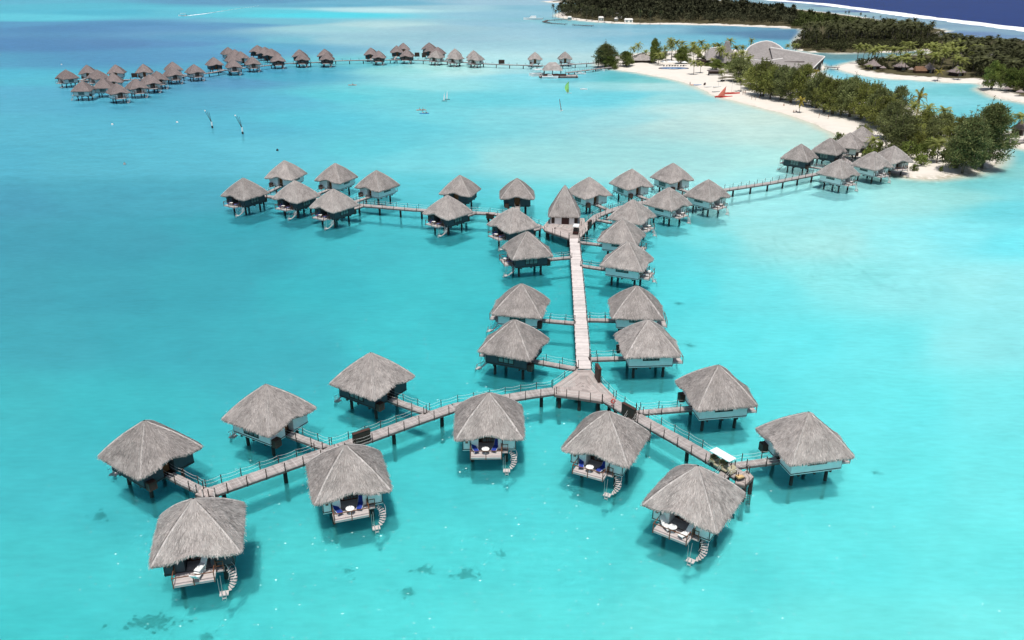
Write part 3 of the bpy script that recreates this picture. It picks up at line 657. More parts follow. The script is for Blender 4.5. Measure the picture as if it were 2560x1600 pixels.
POLYS = [np.array(chaikin([G(a, b, 0) for a, b in p])) for p in (ISLET, FARLAND, EDGE)]
def signed(pts, poly):                                     # + inside, metres
    d = np.full(len(pts), 1e9); ins = np.zeros(len(pts), bool)
    A, B = poly, np.roll(poly, -1, 0)
    for a, b in zip(A, B):
        e = b - a; t = np.clip(((pts-a) @ e)/max(1e-9, e @ e), 0, 1); q = pts - a - t[:,None]*e
        d = np.minimum(d, np.hypot(q[:,0], q[:,1]))
        c = (a[1] > pts[:,1]) != (b[1] > pts[:,1])
        if b[1] != a[1]: ins ^= c & (pts[:,0] < (b[0]-a[0])*(pts[:,1]-a[1])/(b[1]-a[1]) + a[0])
    return np.where(ins, d, -d)
rows = np.concatenate([np.arange(-80,-40,2.5), np.arange(-40,70,2), np.arange(70,470,4), np.arange(470,1760,13), np.arange(1760,3300,120)])
cols = np.concatenate([np.arange(-1600,-100,60), np.arange(-100,2700,8), np.arange(2700,4200,60)])
NR, NC = len(rows), len(cols)
PX, PY = np.meshgrid(cols, rows); PXf, PYf = PX.ravel(), PY.ravel()
u0, v0 = PXf-1280, PYf-800
u = u0*math.cos(ROLL)+v0*math.sin(ROLL); vv = -u0*math.sin(ROLL)+v0*math.cos(ROLL)
tt = -CH/(-FOC*ST - vv*CT); XW, YW = u*tt, (FOC*CT - vv*ST)*tt
PT = np.stack([XW, YW], 1)
rng = np.random.default_rng(5)
def vnoise(x, y, s, seed=0):                                # smooth value noise
    x, y = x/s + seed*17.3, y/s + seed*9.1; xi, yi = np.floor(x), np.floor(y); fx, fy = x-xi, y-yi
    h = lambda a, b: np.mod(np.sin(a*127.1+b*311.7+seed*74.7)*43758.5453, 1.0)
    fx, fy = fx*fx*(3-2*fx), fy*fy*(3-2*fy)
    return (h(xi,yi)*(1-fx)+h(xi+1,yi)*fx)*(1-fy) + (h(xi,yi+1)*(1-fx)+h(xi+1,yi+1)*fx)*fy
SD = np.full(len(PT), -1e9)
for p in POLYS:
    lo, hi = p.min(0)-80, p.max(0)+80
    m = (PT[:,0] > lo[0]) & (PT[:,0] < hi[0]) & (PT[:,1] > lo[1]) & (PT[:,1] < hi[1])
    SD[m] = np.maximum(SD[m], signed(PT[m], p))
SD = SD + (vnoise(XW, YW, 9, 1)-.5)*2.2*np.clip(1-np.abs(SD)/12, 0, 1)
def ground_z(d):
    return np.where(d > 0, 1.05*(1-np.exp(-d/6.0)), -2.75*(1-np.exp(d/16.0)))
GZ = ground_z(SD) + (vnoise(XW, YW, 14, 2)-.5)*.22*np.clip(-SD/20, 0, 1) + (vnoise(XW, YW, 5, 3)-.5)*.35*np.clip(SD/8, 0, 1)
quads = np.array([[i*NC+j, i*NC+j+1, (i+1)*NC+j+1, (i+1)*NC+j] for i in range(NR-1) for j in range(NC-1)])[:, ::-1]
def grid_mesh(name, z, m, attrs):
    me = bpy.data.meshes.new(name); n, k = len(PT), len(quads)
    me.vertices.add(n); me.vertices.foreach_set('co', np.stack([XW, YW, z], 1).astype(np.float32).ravel())
    me.loops.add(k*4); me.loops.foreach_set('vertex_index', quads.ravel().astype(np.int32))
    me.polygons.add(k); me.polygons.foreach_set('loop_start', np.arange(0, k*4, 4, dtype=np.int32))
    me.polygons.foreach_set('use_smooth', np.ones(k, bool))
    me.materials.append(m)
    for an, ty, val in attrs:
        a = me.attributes.new(an, ty, 'POINT')
        if ty == 'FLOAT': a.data.foreach_set('value', val.astype(np.float32))
        else: a.data.foreach_set('color', np.concatenate([val, np.ones((n,1))], 1).astype(np.float32).ravel())
    me.update(); me.validate(); return me
# vegetation litter under the woods, weed on the lagoon floor
def blob(px, py, rx, ry): return np.exp(-(((PXf-px)/rx)**2 + ((PYf-py)/ry)**2))
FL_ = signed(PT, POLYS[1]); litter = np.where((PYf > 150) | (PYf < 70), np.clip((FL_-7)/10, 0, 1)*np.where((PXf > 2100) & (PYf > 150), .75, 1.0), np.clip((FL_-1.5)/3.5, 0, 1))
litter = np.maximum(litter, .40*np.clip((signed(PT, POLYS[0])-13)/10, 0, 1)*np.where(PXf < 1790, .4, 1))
weed = .95*blob(1960,600,150,45) + .9*blob(2130,640,150,50) + .6*blob(2330,700,150,50) + .75*blob(2060,540,120,30) + .55*blob(1650,385,130,45) + .5*blob(1420,315,160,30) + .8*blob(1960,318,70,10) + .6*blob(2480,500,70,60) + .5*blob(930,950,300,120)*.4 + .9*blob(1900,76,70,9) + .6*blob(1960,95,40,8)
def attr_node(N, nm): a = N.new('ShaderNodeAttribute'); a.attribute_name = nm; return a
m, nt, N, L = new_mat('coral_sand')
out = N.new('ShaderNodeOutputMaterial'); pb = N.new('ShaderNodeBsdfPrincipled'); L.new(pb.outputs[0], out.inputs[0]); pb.inputs['Roughness'].default_value = .95; pb.inputs['Specular IOR Level'].default_value = .05
tc = N.new('ShaderNodeTexCoord')
def noise(sc_, det=4, stretch=None):
    n = N.new('ShaderNodeTexNoise'); n.inputs['Scale'].default_value = sc_; n.inputs['Detail'].default_value = det
    if stretch:
        mp = N.new('ShaderNodeMapping'); mp.inputs['Scale'].default_value = stretch; L.new(tc.outputs['Object'], mp.inputs[0]); L.new(mp.outputs[0], n.inputs['Vector'])
    else: L.new(tc.outputs['Object'], n.inputs['Vector'])
    return n.outputs['Fac']
def rgbmix(a, b, f):
    x = N.new('ShaderNodeMix'); x.data_type = 'RGBA'
    for k, q in ((6, a), (7, b)):
        if isinstance(q, tuple): x.inputs[k].default_value = q + (1,)
        else: L.new(q, x.inputs[k])
    if isinstance(f, float): x.inputs[0].default_value = f
    else: L.new(f, x.inputs[0])
    return x.outputs[2]
def mth(op, a, b=0.0, clamp=False):
    x = N.new('ShaderNodeMath'); x.operation = op; x.use_clamp = clamp
    for k, q in ((0, a), (1, b)):
        if isinstance(q, (int, float)): x.inputs[k].default_value = q
        else: L.new(q, x.inputs[k])
    return x.outputs[0]
def ramp(f, lo, hi):
    x = N.new('ShaderNodeMapRange'); x.interpolation_type = 'SMOOTHSTEP'; x.inputs['From Min'].default_value = lo; x.inputs['From Max'].default_value = hi; L.new(f, x.inputs['Value']); return x.outputs[0]
SANDB = (.80, .765, .71)
base = rgbmix(rgbmix((.62,.56,.49), (.74,.69,.615), noise(.25, 7)), rgbmix((.74,.70,.64), (.84,.81,.76), noise(.6)), attr_node(N, 'under').outputs['Fac'])
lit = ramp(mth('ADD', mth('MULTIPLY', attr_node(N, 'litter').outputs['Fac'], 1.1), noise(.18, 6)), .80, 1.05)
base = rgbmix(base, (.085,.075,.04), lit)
wm = mth('MULTIPLY', attr_node(N, 'weed').outputs['Fac'], ramp(noise(.75, 9, (1, .5, 1)), .50, .66))
base = rgbmix(base, (.15,.17,.13), mth('MULTIPLY', wm, .46))
base = rgbmix(base, (.34,.31,.22), mth('MULTIPLY', attr_node(N, 'rim').outputs['Fac'], ramp(noise(.7, 7), .36, .60)))
L.new(base, pb.inputs['Base Color'])
pb.subsurface_method = 'BURLEY'; pb.inputs['Subsurface Radius'].default_value = (1,1,1); pb.inputs['Subsurface Scale'].default_value = 1.5; L.new(attr_node(N, 'under').outputs['Fac'], pb.inputs['Subsurface Weight'])
SAND = m
rim = np.clip(1-np.abs(SD+.8)/3.2, 0, 1)*.35 + 1.2*np.clip(1-np.abs(SD+4)/9, 0, 1)*blob(2390,440,190,40) + .5*np.clip(1-np.abs(SD+2)/6, 0, 1)*(PXf > 2440)*(PYf > 200)*(PYf < 440)
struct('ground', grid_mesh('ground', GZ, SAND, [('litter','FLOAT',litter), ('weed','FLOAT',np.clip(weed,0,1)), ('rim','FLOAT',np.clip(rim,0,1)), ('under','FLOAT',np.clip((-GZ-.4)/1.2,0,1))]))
# sightings of the lagoon's colour (depth, sand, far cloud shade and sky paleness painted in): x, y, red, green, blue
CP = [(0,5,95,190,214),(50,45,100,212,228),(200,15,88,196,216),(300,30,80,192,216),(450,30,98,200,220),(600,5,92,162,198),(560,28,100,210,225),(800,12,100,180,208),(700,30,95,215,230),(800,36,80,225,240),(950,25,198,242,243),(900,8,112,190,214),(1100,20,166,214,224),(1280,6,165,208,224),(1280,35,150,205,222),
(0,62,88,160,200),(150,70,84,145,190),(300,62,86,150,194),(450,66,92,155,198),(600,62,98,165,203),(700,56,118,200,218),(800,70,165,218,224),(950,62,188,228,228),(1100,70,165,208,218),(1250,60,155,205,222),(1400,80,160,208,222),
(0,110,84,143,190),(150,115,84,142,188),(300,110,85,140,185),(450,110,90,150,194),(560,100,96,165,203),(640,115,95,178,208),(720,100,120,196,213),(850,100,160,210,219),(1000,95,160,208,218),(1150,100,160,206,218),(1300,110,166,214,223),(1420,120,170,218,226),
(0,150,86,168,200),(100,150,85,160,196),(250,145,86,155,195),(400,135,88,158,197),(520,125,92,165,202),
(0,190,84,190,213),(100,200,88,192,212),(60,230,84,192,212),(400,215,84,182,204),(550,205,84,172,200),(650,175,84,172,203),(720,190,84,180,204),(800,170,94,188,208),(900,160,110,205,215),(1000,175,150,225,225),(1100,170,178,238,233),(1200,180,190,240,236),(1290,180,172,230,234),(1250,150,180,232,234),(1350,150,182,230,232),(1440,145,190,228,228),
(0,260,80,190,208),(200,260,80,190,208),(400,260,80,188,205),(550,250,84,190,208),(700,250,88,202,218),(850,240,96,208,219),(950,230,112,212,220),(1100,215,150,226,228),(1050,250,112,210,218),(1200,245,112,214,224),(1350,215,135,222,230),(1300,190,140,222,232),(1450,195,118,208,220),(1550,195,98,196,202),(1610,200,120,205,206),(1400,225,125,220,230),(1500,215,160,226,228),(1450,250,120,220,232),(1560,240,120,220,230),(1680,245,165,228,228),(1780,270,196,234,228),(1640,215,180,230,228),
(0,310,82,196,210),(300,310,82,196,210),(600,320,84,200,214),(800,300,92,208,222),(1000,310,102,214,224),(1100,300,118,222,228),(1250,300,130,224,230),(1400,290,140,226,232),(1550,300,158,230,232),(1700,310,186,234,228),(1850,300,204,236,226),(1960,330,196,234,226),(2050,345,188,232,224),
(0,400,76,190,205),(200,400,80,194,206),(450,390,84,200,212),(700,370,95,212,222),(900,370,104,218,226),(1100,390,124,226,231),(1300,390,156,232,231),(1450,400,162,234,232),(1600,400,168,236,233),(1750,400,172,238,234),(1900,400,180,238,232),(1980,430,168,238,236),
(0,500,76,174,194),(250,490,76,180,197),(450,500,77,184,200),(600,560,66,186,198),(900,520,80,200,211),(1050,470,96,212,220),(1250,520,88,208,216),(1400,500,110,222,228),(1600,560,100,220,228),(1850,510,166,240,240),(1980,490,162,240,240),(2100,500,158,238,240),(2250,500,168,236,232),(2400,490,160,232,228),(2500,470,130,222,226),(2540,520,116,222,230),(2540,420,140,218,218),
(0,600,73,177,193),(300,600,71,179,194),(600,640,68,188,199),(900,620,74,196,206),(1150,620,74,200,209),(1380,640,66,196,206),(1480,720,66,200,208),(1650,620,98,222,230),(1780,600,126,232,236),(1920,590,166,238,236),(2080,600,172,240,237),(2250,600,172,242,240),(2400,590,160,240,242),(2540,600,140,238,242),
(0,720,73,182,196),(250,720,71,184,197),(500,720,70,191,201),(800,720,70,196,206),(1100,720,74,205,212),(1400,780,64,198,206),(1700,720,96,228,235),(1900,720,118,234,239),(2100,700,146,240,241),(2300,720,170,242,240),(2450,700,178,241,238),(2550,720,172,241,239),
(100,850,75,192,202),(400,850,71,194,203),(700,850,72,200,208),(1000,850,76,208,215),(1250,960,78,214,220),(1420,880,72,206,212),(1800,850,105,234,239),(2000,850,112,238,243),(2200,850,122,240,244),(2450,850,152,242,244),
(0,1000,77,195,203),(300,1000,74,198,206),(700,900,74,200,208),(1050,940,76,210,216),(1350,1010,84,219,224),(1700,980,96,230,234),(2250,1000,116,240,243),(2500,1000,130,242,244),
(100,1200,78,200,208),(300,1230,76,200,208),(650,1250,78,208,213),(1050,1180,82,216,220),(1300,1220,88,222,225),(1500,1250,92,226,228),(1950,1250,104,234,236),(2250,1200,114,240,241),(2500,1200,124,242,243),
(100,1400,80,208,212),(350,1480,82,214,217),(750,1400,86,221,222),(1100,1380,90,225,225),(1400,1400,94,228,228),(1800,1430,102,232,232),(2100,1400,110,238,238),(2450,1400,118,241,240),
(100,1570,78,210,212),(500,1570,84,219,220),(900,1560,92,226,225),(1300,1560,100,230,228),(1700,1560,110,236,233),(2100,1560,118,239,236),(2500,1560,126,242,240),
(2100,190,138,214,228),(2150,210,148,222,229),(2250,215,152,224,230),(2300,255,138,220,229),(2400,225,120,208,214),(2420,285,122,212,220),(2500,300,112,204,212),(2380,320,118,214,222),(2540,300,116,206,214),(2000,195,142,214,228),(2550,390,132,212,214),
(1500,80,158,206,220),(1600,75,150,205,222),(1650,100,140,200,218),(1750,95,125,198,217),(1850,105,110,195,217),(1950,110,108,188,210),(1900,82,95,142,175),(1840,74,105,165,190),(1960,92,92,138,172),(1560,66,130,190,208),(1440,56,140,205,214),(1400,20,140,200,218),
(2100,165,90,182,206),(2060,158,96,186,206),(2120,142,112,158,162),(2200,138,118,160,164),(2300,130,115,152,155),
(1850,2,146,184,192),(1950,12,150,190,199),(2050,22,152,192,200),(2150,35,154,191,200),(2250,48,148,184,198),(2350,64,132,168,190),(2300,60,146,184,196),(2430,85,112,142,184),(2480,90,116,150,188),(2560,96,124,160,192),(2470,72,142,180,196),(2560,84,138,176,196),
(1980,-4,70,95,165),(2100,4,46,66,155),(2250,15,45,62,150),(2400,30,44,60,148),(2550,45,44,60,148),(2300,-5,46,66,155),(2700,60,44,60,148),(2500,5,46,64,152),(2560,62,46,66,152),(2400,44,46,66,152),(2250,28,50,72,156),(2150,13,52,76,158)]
def tune(c):
    x, y, r_, g_, b_ = c
    if x <= 720 and 430 <= y <= 900: return (x, y, r_+1, round(g_*.945), round(b_*.965))
    if x < 720 and 205 <= y < 430: return (x, y, r_+9, g_-10, b_-3)
    if 720 <= x <= 1120 and 290 < y < 480: return (x, y, r_, g_-6, b_-3)
    if 1120 < x < 1800 and 280 < y < 420: return (x, y, r_+2, g_-7, b_-6)
    if x > 2150 and 580 < y < 760: return (x, y, r_-15, g_+2, b_+6)
    return c
CP = [tune(c) for c in CP]
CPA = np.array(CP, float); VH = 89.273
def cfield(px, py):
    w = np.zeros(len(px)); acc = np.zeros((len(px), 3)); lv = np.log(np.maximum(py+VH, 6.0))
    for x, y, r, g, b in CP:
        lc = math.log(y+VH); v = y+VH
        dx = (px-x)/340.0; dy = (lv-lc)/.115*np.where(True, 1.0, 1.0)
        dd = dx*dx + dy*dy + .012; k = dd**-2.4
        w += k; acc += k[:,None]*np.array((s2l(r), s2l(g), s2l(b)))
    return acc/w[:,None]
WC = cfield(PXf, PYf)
# the reef edge: deep ocean beyond it
REEF = [(1700,-30),(1840,-8),(1930,0),(1960,3),(2059,10.5),(2121,18.6),(2183,26.5),(2282,40),(2332,46.5),(2369,50),(2456,61.5),(2560,74),(2720,94),(2950,122),(3300,165)]
ry = np.interp(PXf, [p[0] for p in REEF], [p[1] for p in REEF]); deep = 1/(1+np.exp(np.clip((PYf-ry+1.5)/1.2, -40, 40)))*(PXf > 1700)
WC = WC*(1-deep[:,None]) + deep[:,None]*np.array(S(16,52,126))
patch = (vnoise(XW, YW, 55, 7)-.5)*.10 + (vnoise(XW, YW*2.2, 16, 8)-.5)*.06
WC = WC*np.array((.96,.955,1.02)); WC = np.clip(WC*(1+patch[:,None]*np.array((1.6,.8,.6))), .003, 1)
shal = np.clip(-GZ/.9, 0, 1); shal = (shal*shal*(3-2*shal))[:,None]
WC = WC*shal + (1-shal)*np.array((.80,.80,.70))
m, nt, N, L = new_mat('lagoon_water')
out = N.new('ShaderNodeOutputMaterial'); tc = N.new('ShaderNodeTexCoord')
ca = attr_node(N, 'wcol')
K_T, K_D, MIXD = 1.05, (0.78, 0.79, 0.75), 0.29
def csc(sock, k):
    x = N.new('ShaderNodeVectorMath'); x.operation = 'MULTIPLY'; L.new(sock, x.inputs[0]); x.inputs[1].default_value = k if isinstance(k, tuple) else (k,)*3; return x.outputs[0]
va = mth('ADD', mth('MULTIPLY', noise(.16, 5, (.8, 1.4, 1)), .34), mth('MULTIPLY', noise(.9, 4, (.5, 1.6, 1)), .34))  # light and dark of wave ripples painted into the water colour
va = mth('ADD', va, .66)
vmx = N.new('ShaderNodeVectorMath'); vmx.operation = 'SCALE'; L.new(ca.outputs['Color'], vmx.inputs[0]); L.new(va, vmx.inputs['Scale'])
class _C: outputs = {'Color': vmx.outputs[0]}
ca = _C
gm = N.new('ShaderNodeGamma'); gm.inputs['Gamma'].default_value = .5; L.new(csc(ca.outputs['Color'], K_T), gm.inputs['Color'])
trn = N.new('ShaderNodeBsdfTransparent'); L.new(gm.outputs[0], trn.inputs[0])
ss = N.new('ShaderNodeSubsurfaceScattering'); ss.falloff = 'BURLEY'; ss.inputs['Scale'].default_value = 1.0; ss.inputs['Radius'].default_value = (.8, 1.2, 1.2)
L.new(csc(ca.outputs['Color'], K_D), ss.inputs['Color'])
lw = N.new('ShaderNodeLayerWeight'); mr = N.new('ShaderNodeMapRange'); mr.interpolation_type = 'SMOOTHSTEP'
mr.inputs['From Min'].default_value = .62; mr.inputs['From Max'].default_value = .97; mr.inputs['To Min'].default_value = MIXD; mr.inputs['To Max'].default_value = .93; L.new(lw.outputs['Facing'], mr.inputs['Value'])
m1 = N.new('ShaderNodeMixShader'); L.new(mr.outputs[0], m1.inputs[0]); L.new(trn.outputs[0], m1.inputs[1]); L.new(ss.outputs[0], m1.inputs[2])
h = mth('ADD', mth('MULTIPLY', noise(.55, 3, (.7, 1.3, 1)), 1.0), mth('MULTIPLY', noise(2.1, 2, (.6, 1.4, 1)), .35))
bp0 = N.new('ShaderNodeBump'); bp0.inputs['Strength'].default_value = .35; bp0.inputs['Distance'].default_value = .35; L.new(h, bp0.inputs['Height'])
vo = N.new('ShaderNodeTexVoronoi'); vo.inputs['Scale'].default_value = 1.0; mpv = N.new('ShaderNodeMapping'); mpv.inputs['Scale'].default_value = (.55, 1.1, 1); mpv.inputs['Rotation'].default_value = (0, 0, .35); L.new(tc.outputs['Object'], mpv.inputs[0]); L.new(mpv.outputs[0], vo.inputs['Vector'])
pick = mth('GREATER_THAN', mth('FRACT', mth('MULTIPLY', vo.outputs['Color'], 7.13)), .2)
cone = mth('MULTIPLY', mth('MAXIMUM', mth('SUBTRACT', .16, mth('MULTIPLY', vo.outputs['Distance'], vo.outputs['Distance'])), 0.0), pick)
bp = N.new('ShaderNodeBump'); bp.inputs['Strength'].default_value = 1.0; bp.inputs['Distance'].default_value = 1.0; L.new(cone, bp.inputs['Height']); L.new(bp0.outputs[0], bp.inputs['Normal'])
gl = N.new('ShaderNodeBsdfGlossy'); gl.inputs['Roughness'].default_value = .15; L.new(bp.outputs[0], gl.inputs['Normal'])
fr = N.new('ShaderNodeFresnel'); fr.inputs['IOR'].default_value = 1.28; L.new(bp0.outputs[0], fr.inputs['Normal'])
m2 = N.new('ShaderNodeMixShader'); L.new(mth('MULTIPLY', fr.outputs[0], .36), m2.inputs[0]); L.new(m1.outputs[0], m2.inputs[1]); L.new(gl.outputs[0], m2.inputs[2]); L.new(m2.outputs[0], out.inputs[0])
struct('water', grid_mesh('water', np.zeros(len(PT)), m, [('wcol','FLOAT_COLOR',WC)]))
def gz_at(x, y):
    d = max(float(signed(np.array([[x, y]]), p)[0]) for p in POLYS); return float(ground_z(np.array([d]))[0])
# surf on the reef
def fine(P, step):
    return [p for p, d in resample([Vector((a, b, 0)) for a, b in [G(x, y) for x, y in P]], step)]
rp = fine(REEF[1:], 9); sb = MB(); r = random.Random(4); K = 7
for i, p in enumerate(rp):
    big = 1.0 + .3*(vnoise(np.array([i*9.0]), np.array([0.0]), 70, 3)[0])
    for k in range(K):
        w = (k/(K-1)-.5)*2; d_ = (rp[min(i+1, len(rp)-1)] - rp[max(i-1, 0)]).normalized(); q = p + Vector((-d_.y, d_.x, 0))*(w*(8 + 9*vnoise(np.array([i*9.0]), np.array([w*3]), 40, 5)[0])*big + r.uniform(-2.5,2.5)*abs(w))
        sb.v.append((q.x, q.y, .03 + max(0, 1-w*w)*1.1*big*r.uniform(.8,1.1)))
sb.f = [(i*K+k, (i+1)*K+k, (i+1)*K+k+1, i*K+k+1) for i in range(len(rp)-1) for k in range(K-1)]; sb.t = [1]*len(sb.f); sb.m = [0]*len(sb.f)
struct('surf', sb.mesh('surf', FOAM, True), 'stuff')
# coral heads on the lagoon floor
def coral(px, py, rx, ry, seed):
    r = random.Random(seed); x, y = G(px, py, -2.6); mb = MB()
    for _ in range(int(90*max(.8, rx/.9))):
        a, d = r.uniform(0, 6.28), abs(r.gauss(0, .68))*(1+.4*math.sin(seed+3*_)); cx, cy = math.cos(a)*d*rx, math.sin(a)*d*ry; s = r.uniform(.05,.19)
        mb.lathe([(s, 0), (s*1.05, s*.5), (s*.7, s*.9), (s*.1, s*1.05)], 7, (cx, cy, -.15))
    return x, y, mb.mesh('coral_head', CORALM, True)
for i, (px, py, rx, ry, lb) in enumerate([(250,1288,.9,.7,'coral head at the left, below the leftmost near bungalow'),(372,1552,2.1,.8,'long dark coral bank near the bottom left corner'),(518,1592,.9,.6,'coral head cut by the bottom edge'),(866,1426,.6,.6,'coral head right of the spiral stairs of the loungers bungalow'),(1058,1421,.9,.5,'coral head between two others below the open water'),(1162,1434,.9,.6,'coral head largest of the central scatter'),(1258,1384,.8,.6,'coral head uppermost right of the central scatter'),(1208,1290,.7,.5,'coral head below the square-on bungalow'),(1019,1477,.5,.5,'coral head lowest of the central scatter'),(1398,1310,.6,.5,'coral head below the bungalow by the right cabinet'),(1413,1450,.6,.5,'faint coral head right of the central scatter'),(1568,1476,.5,.5,'faint coral head, left of a close pair'),(1600,1470,.6,.5,'coral head, right of a close pair'),(2190,1180,.5,.4,'faint coral head alone in the bright water at right'),(1698,757,.8,.8,'small coral patch right of the straight pier bungalows'),(1725,862,.7,.8,'small coral patch lower right of the straight pier bungalows'),(1955,352,5.2,2.6,'dark weed bank near the beach left of the islet bungalows')]):
    x, y, me = coral(px, py, rx, ry, 300+i); thing('coral_head', lb, 'coral', (x, y, gz_at(x, y)+.02), 0, 'coral heads under the water', me)
# ---------------------------------------------------------------- trees
def leaf(mb, p, d, n, L, w, tone, mi=0):
    e = d.cross(n); e = e.normalized() if e.length > 1e-4 else d.orthogonal().normalized()
    mb.add([p - e*w*.35, p + e*w*.35, p + d*L*.55 + e*w*.5, p + d*L, p + d*L*.55 - e*w*.5], [(0,1,2,3,4)], tone, mi)
def rv(r): 
    while True:
        v = Vector((r.uniform(-1,1), r.uniform(-1,1), r.uniform(-1,1)))
        if .05 < v.length < 1: return v.normalized()
def palm_meshes(seed, h=9.0, nf=19, leafm=FROND, lean=.12):
    r = random.Random(seed); lx, ly = r.uniform(-lean,lean)*h, r.uniform(-lean,lean)*h
    pts = [(lx*(t**1.6), ly*(t**1.6), h*t - .4*(t == 0)) for t in (0,.2,.4,.6,.8,1)]
    tr = MB().tube(pts, [.24,.17,.15,.14,.13,.12], 7)
    top = Vector(pts[-1]); mb = MB()
    for k in range(nf):
        az = k*2.399 + r.uniform(-.3,.3); el = rad(78 - 105*(k/nf) + r.uniform(-8,8)); L = r.uniform(3.6,4.7)*(.85 if k < 4 else 1)
        h0 = Vector((math.cos(az), math.sin(az), 0)); p = top.copy(); n = 10; dirv = el; tw = r.uniform(.8,1.2)
        prev = p
        for s in range(n):
            t = s/n; dv = h0*math.cos(dirv) + Vector((0,0,math.sin(dirv))); q = p + dv*(L/n); dirv -= rad(9.5)*tw*(.5+t)
            sd = Vector((-h0.y, h0.x, 0)); ll = 1.05*math.sin(math.pi*min(1,(t*.85+.14)))**.7 + .12
            mb.add([p + sd*.04, p - sd*.04, q - sd*.03, q + sd*.03], [(0,1,2,3)], 1.2)
            for sg in (-1, 1):
                for hf in (.1, .6):
                    b = p.lerp(q, hf); dl = (sd*sg*.82 + dv*.45 + Vector((0,0,-.28-.25*t))).normalized()
                    mb.add([b, b + dv*.20, b + dv*.10 + dl*ll], [(0,1,2)], r.uniform(.7,1.35)*(1.15 if k < nf*.5 else .8))
            p = q
    for _ in range(6):
        c = top + rv(r)*.28 + Vector((0,0,-.35)); mb.lathe([(.05,-.14),(.14,0),(.05,.15)], 6, tuple(c), .9)
    return tr.mesh('trunk', TRUNK, True), mb.mesh('crown', leafm)
def clumps(mb, r, cen, spread, n, L, w, up=.25, tone=1.0):
    for _ in range(n):
        o = rv(r); p = cen + Vector((o.x*spread.x, o.y*spread.y, o.z*spread.z))*(r.random()**.5)
        d = (o*.8 + rv(r)*.7 + Vector((0,0,up))).normalized(); leaf(mb, p, d, rv(r), L*r.uniform(.6,1.3), w*r.uniform(.7,1.3), tone*r.uniform(.62,1.42))
def casuarina_meshes(seed, h=11.0, w=4.2, dens=1.0, spire=True, leafm=NEEDLE, L=.52, lw=.13):
    r = random.Random(seed); tr = MB(); mb = MB(); nt_ = 3 if w > 3.4 else 2
    for k in range(nt_):
        bx, by = r.uniform(-.5,.5)*w*.5, r.uniform(-.5,.5)*w*.5; tr.tube([(bx*.3,by*.3,-.5),(bx*.6,by*.6,h*.25),(bx,by,h*.55),(bx*1.2,by*1.2,h*.8)], [.22,.17,.11,.05], 6)
    nc = int(125*dens)
    for k in range(nc):
        t = r.random()**.8; z = h*(.12 + .78*t); prof = (math.sin(math.pi*min(1,(t*.78+.20)))**.75)
        a = r.uniform(0, 6.283); d = math.sqrt(r.random())*w*prof*(.85+.3*math.sin(a*3+seed)); c = Vector((math.cos(a)*d, math.sin(a)*d, z))
        if r.random() < .35: tr.tube([(c.x*.15,c.y*.15,z*.8),(c.x*.6,c.y*.6,z*.92),(c.x,c.y,c.z)], [.07,.05,.02], 4)
        tn = r.choice((.62,.8,1.0,1.15,1.35))
        clumps(mb, r, c, Vector((1.0,1.0,.8))*r.uniform(.75,1.35), 66, L, lw, .35, tn)
    if spire:
        for k in range(r.randint(8,12)):
            a = r.uniform(0,6.283); d = r.random()**.6*w*.55; x, y = math.cos(a)*d, math.sin(a)*d; z0 = h*(.84 - .35*d/w); sp = h*r.uniform(.14,.30)
            tr.tube([(x,y,z0-1),(x+r.uniform(-.2,.2),y,z0+sp)], [.05,.015], 4)
            for q in range(26):
                f = r.random(); p = Vector((x, y, z0 + sp*f)); dd = Vector((r.uniform(-1,1), r.uniform(-1,1), r.uniform(.3,1.6))).normalized()
                leaf(mb, p + Vector((r.uniform(-1,1), r.uniform(-1,1), 0))*.35*(1-f), dd, rv(r), L*1.1, lw*.9, r.uniform(.6,1.2))
    return tr.mesh('trunk', TRUNK, True), mb.mesh('crown', leafm)
def bush_meshes(seed, h=3.0, w=2.4, leafm=LEAF):
    r = random.Random(seed); tr = MB(); mb = MB()
    for k in range(4): a = r.uniform(0,6.28); tr.tube([(0,0,-.4),(math.cos(a)*w*.3,math.sin(a)*w*.3,h*.4),(math.cos(a)*w*.5,math.sin(a)*w*.5,h*.7)], [.09,.06,.02], 5)
    for k in range(34):
        a = r.uniform(0,6.283); t = r.random(); d = math.sqrt(r.random())*w*math.sqrt(max(.05,1-(t*.9)**2))
        clumps(mb, r, Vector((math.cos(a)*d, math.sin(a)*d, .3+h*.8*t)), Vector((.55,.55,.45)), 24, .42, .22, .2, r.choice((.7,.9,1.1,1.3)))
    return tr.mesh('stem', TRUNK, True), mb.mesh('crown', leafm)
FRONDD = mat('dark_grove_frond', (0.066, 0.070, 0.027), 0.6, 0.2, 0.35, tone=True, rnd=0.3, spec=0.2, transl=0.15)  # darker frond colour for the far palms
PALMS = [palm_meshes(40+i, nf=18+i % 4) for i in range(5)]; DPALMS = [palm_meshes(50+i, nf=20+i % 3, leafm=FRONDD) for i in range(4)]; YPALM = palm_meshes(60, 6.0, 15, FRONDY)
NEEDLEG = mat('sunlit_needles', (0.245, 0.262, 0.075), 0.8, 0.24, 0.25, tone=True, rnd=0.25, spec=0.1, transl=0.4)  # sunlit yellow-green of the crowns put into the needle colour
CAS = [casuarina_meshes(70+i, 11, 4.3, leafm=(NEEDLE, NEEDLEG, NEEDLE, NEEDLEG, NEEDLE, NEEDLEG)[i], dens=(1, .8, .9, 1, .75, .9)[i]) for i in range(6)]; CASN = [casuarina_meshes(80+i, 15, 4.0, 2.3) for i in range(2)]
ROUND = [casuarina_meshes(90+i, 10, 4.6, 1.0, False, LEAF, .42, .20) for i in range(3)]
BUSH = [bush_meshes(95+i) for i in range(3)]; SCRUB = [bush_meshes(98+i, 3, 2.8, SCRUBL) for i in range(3)]
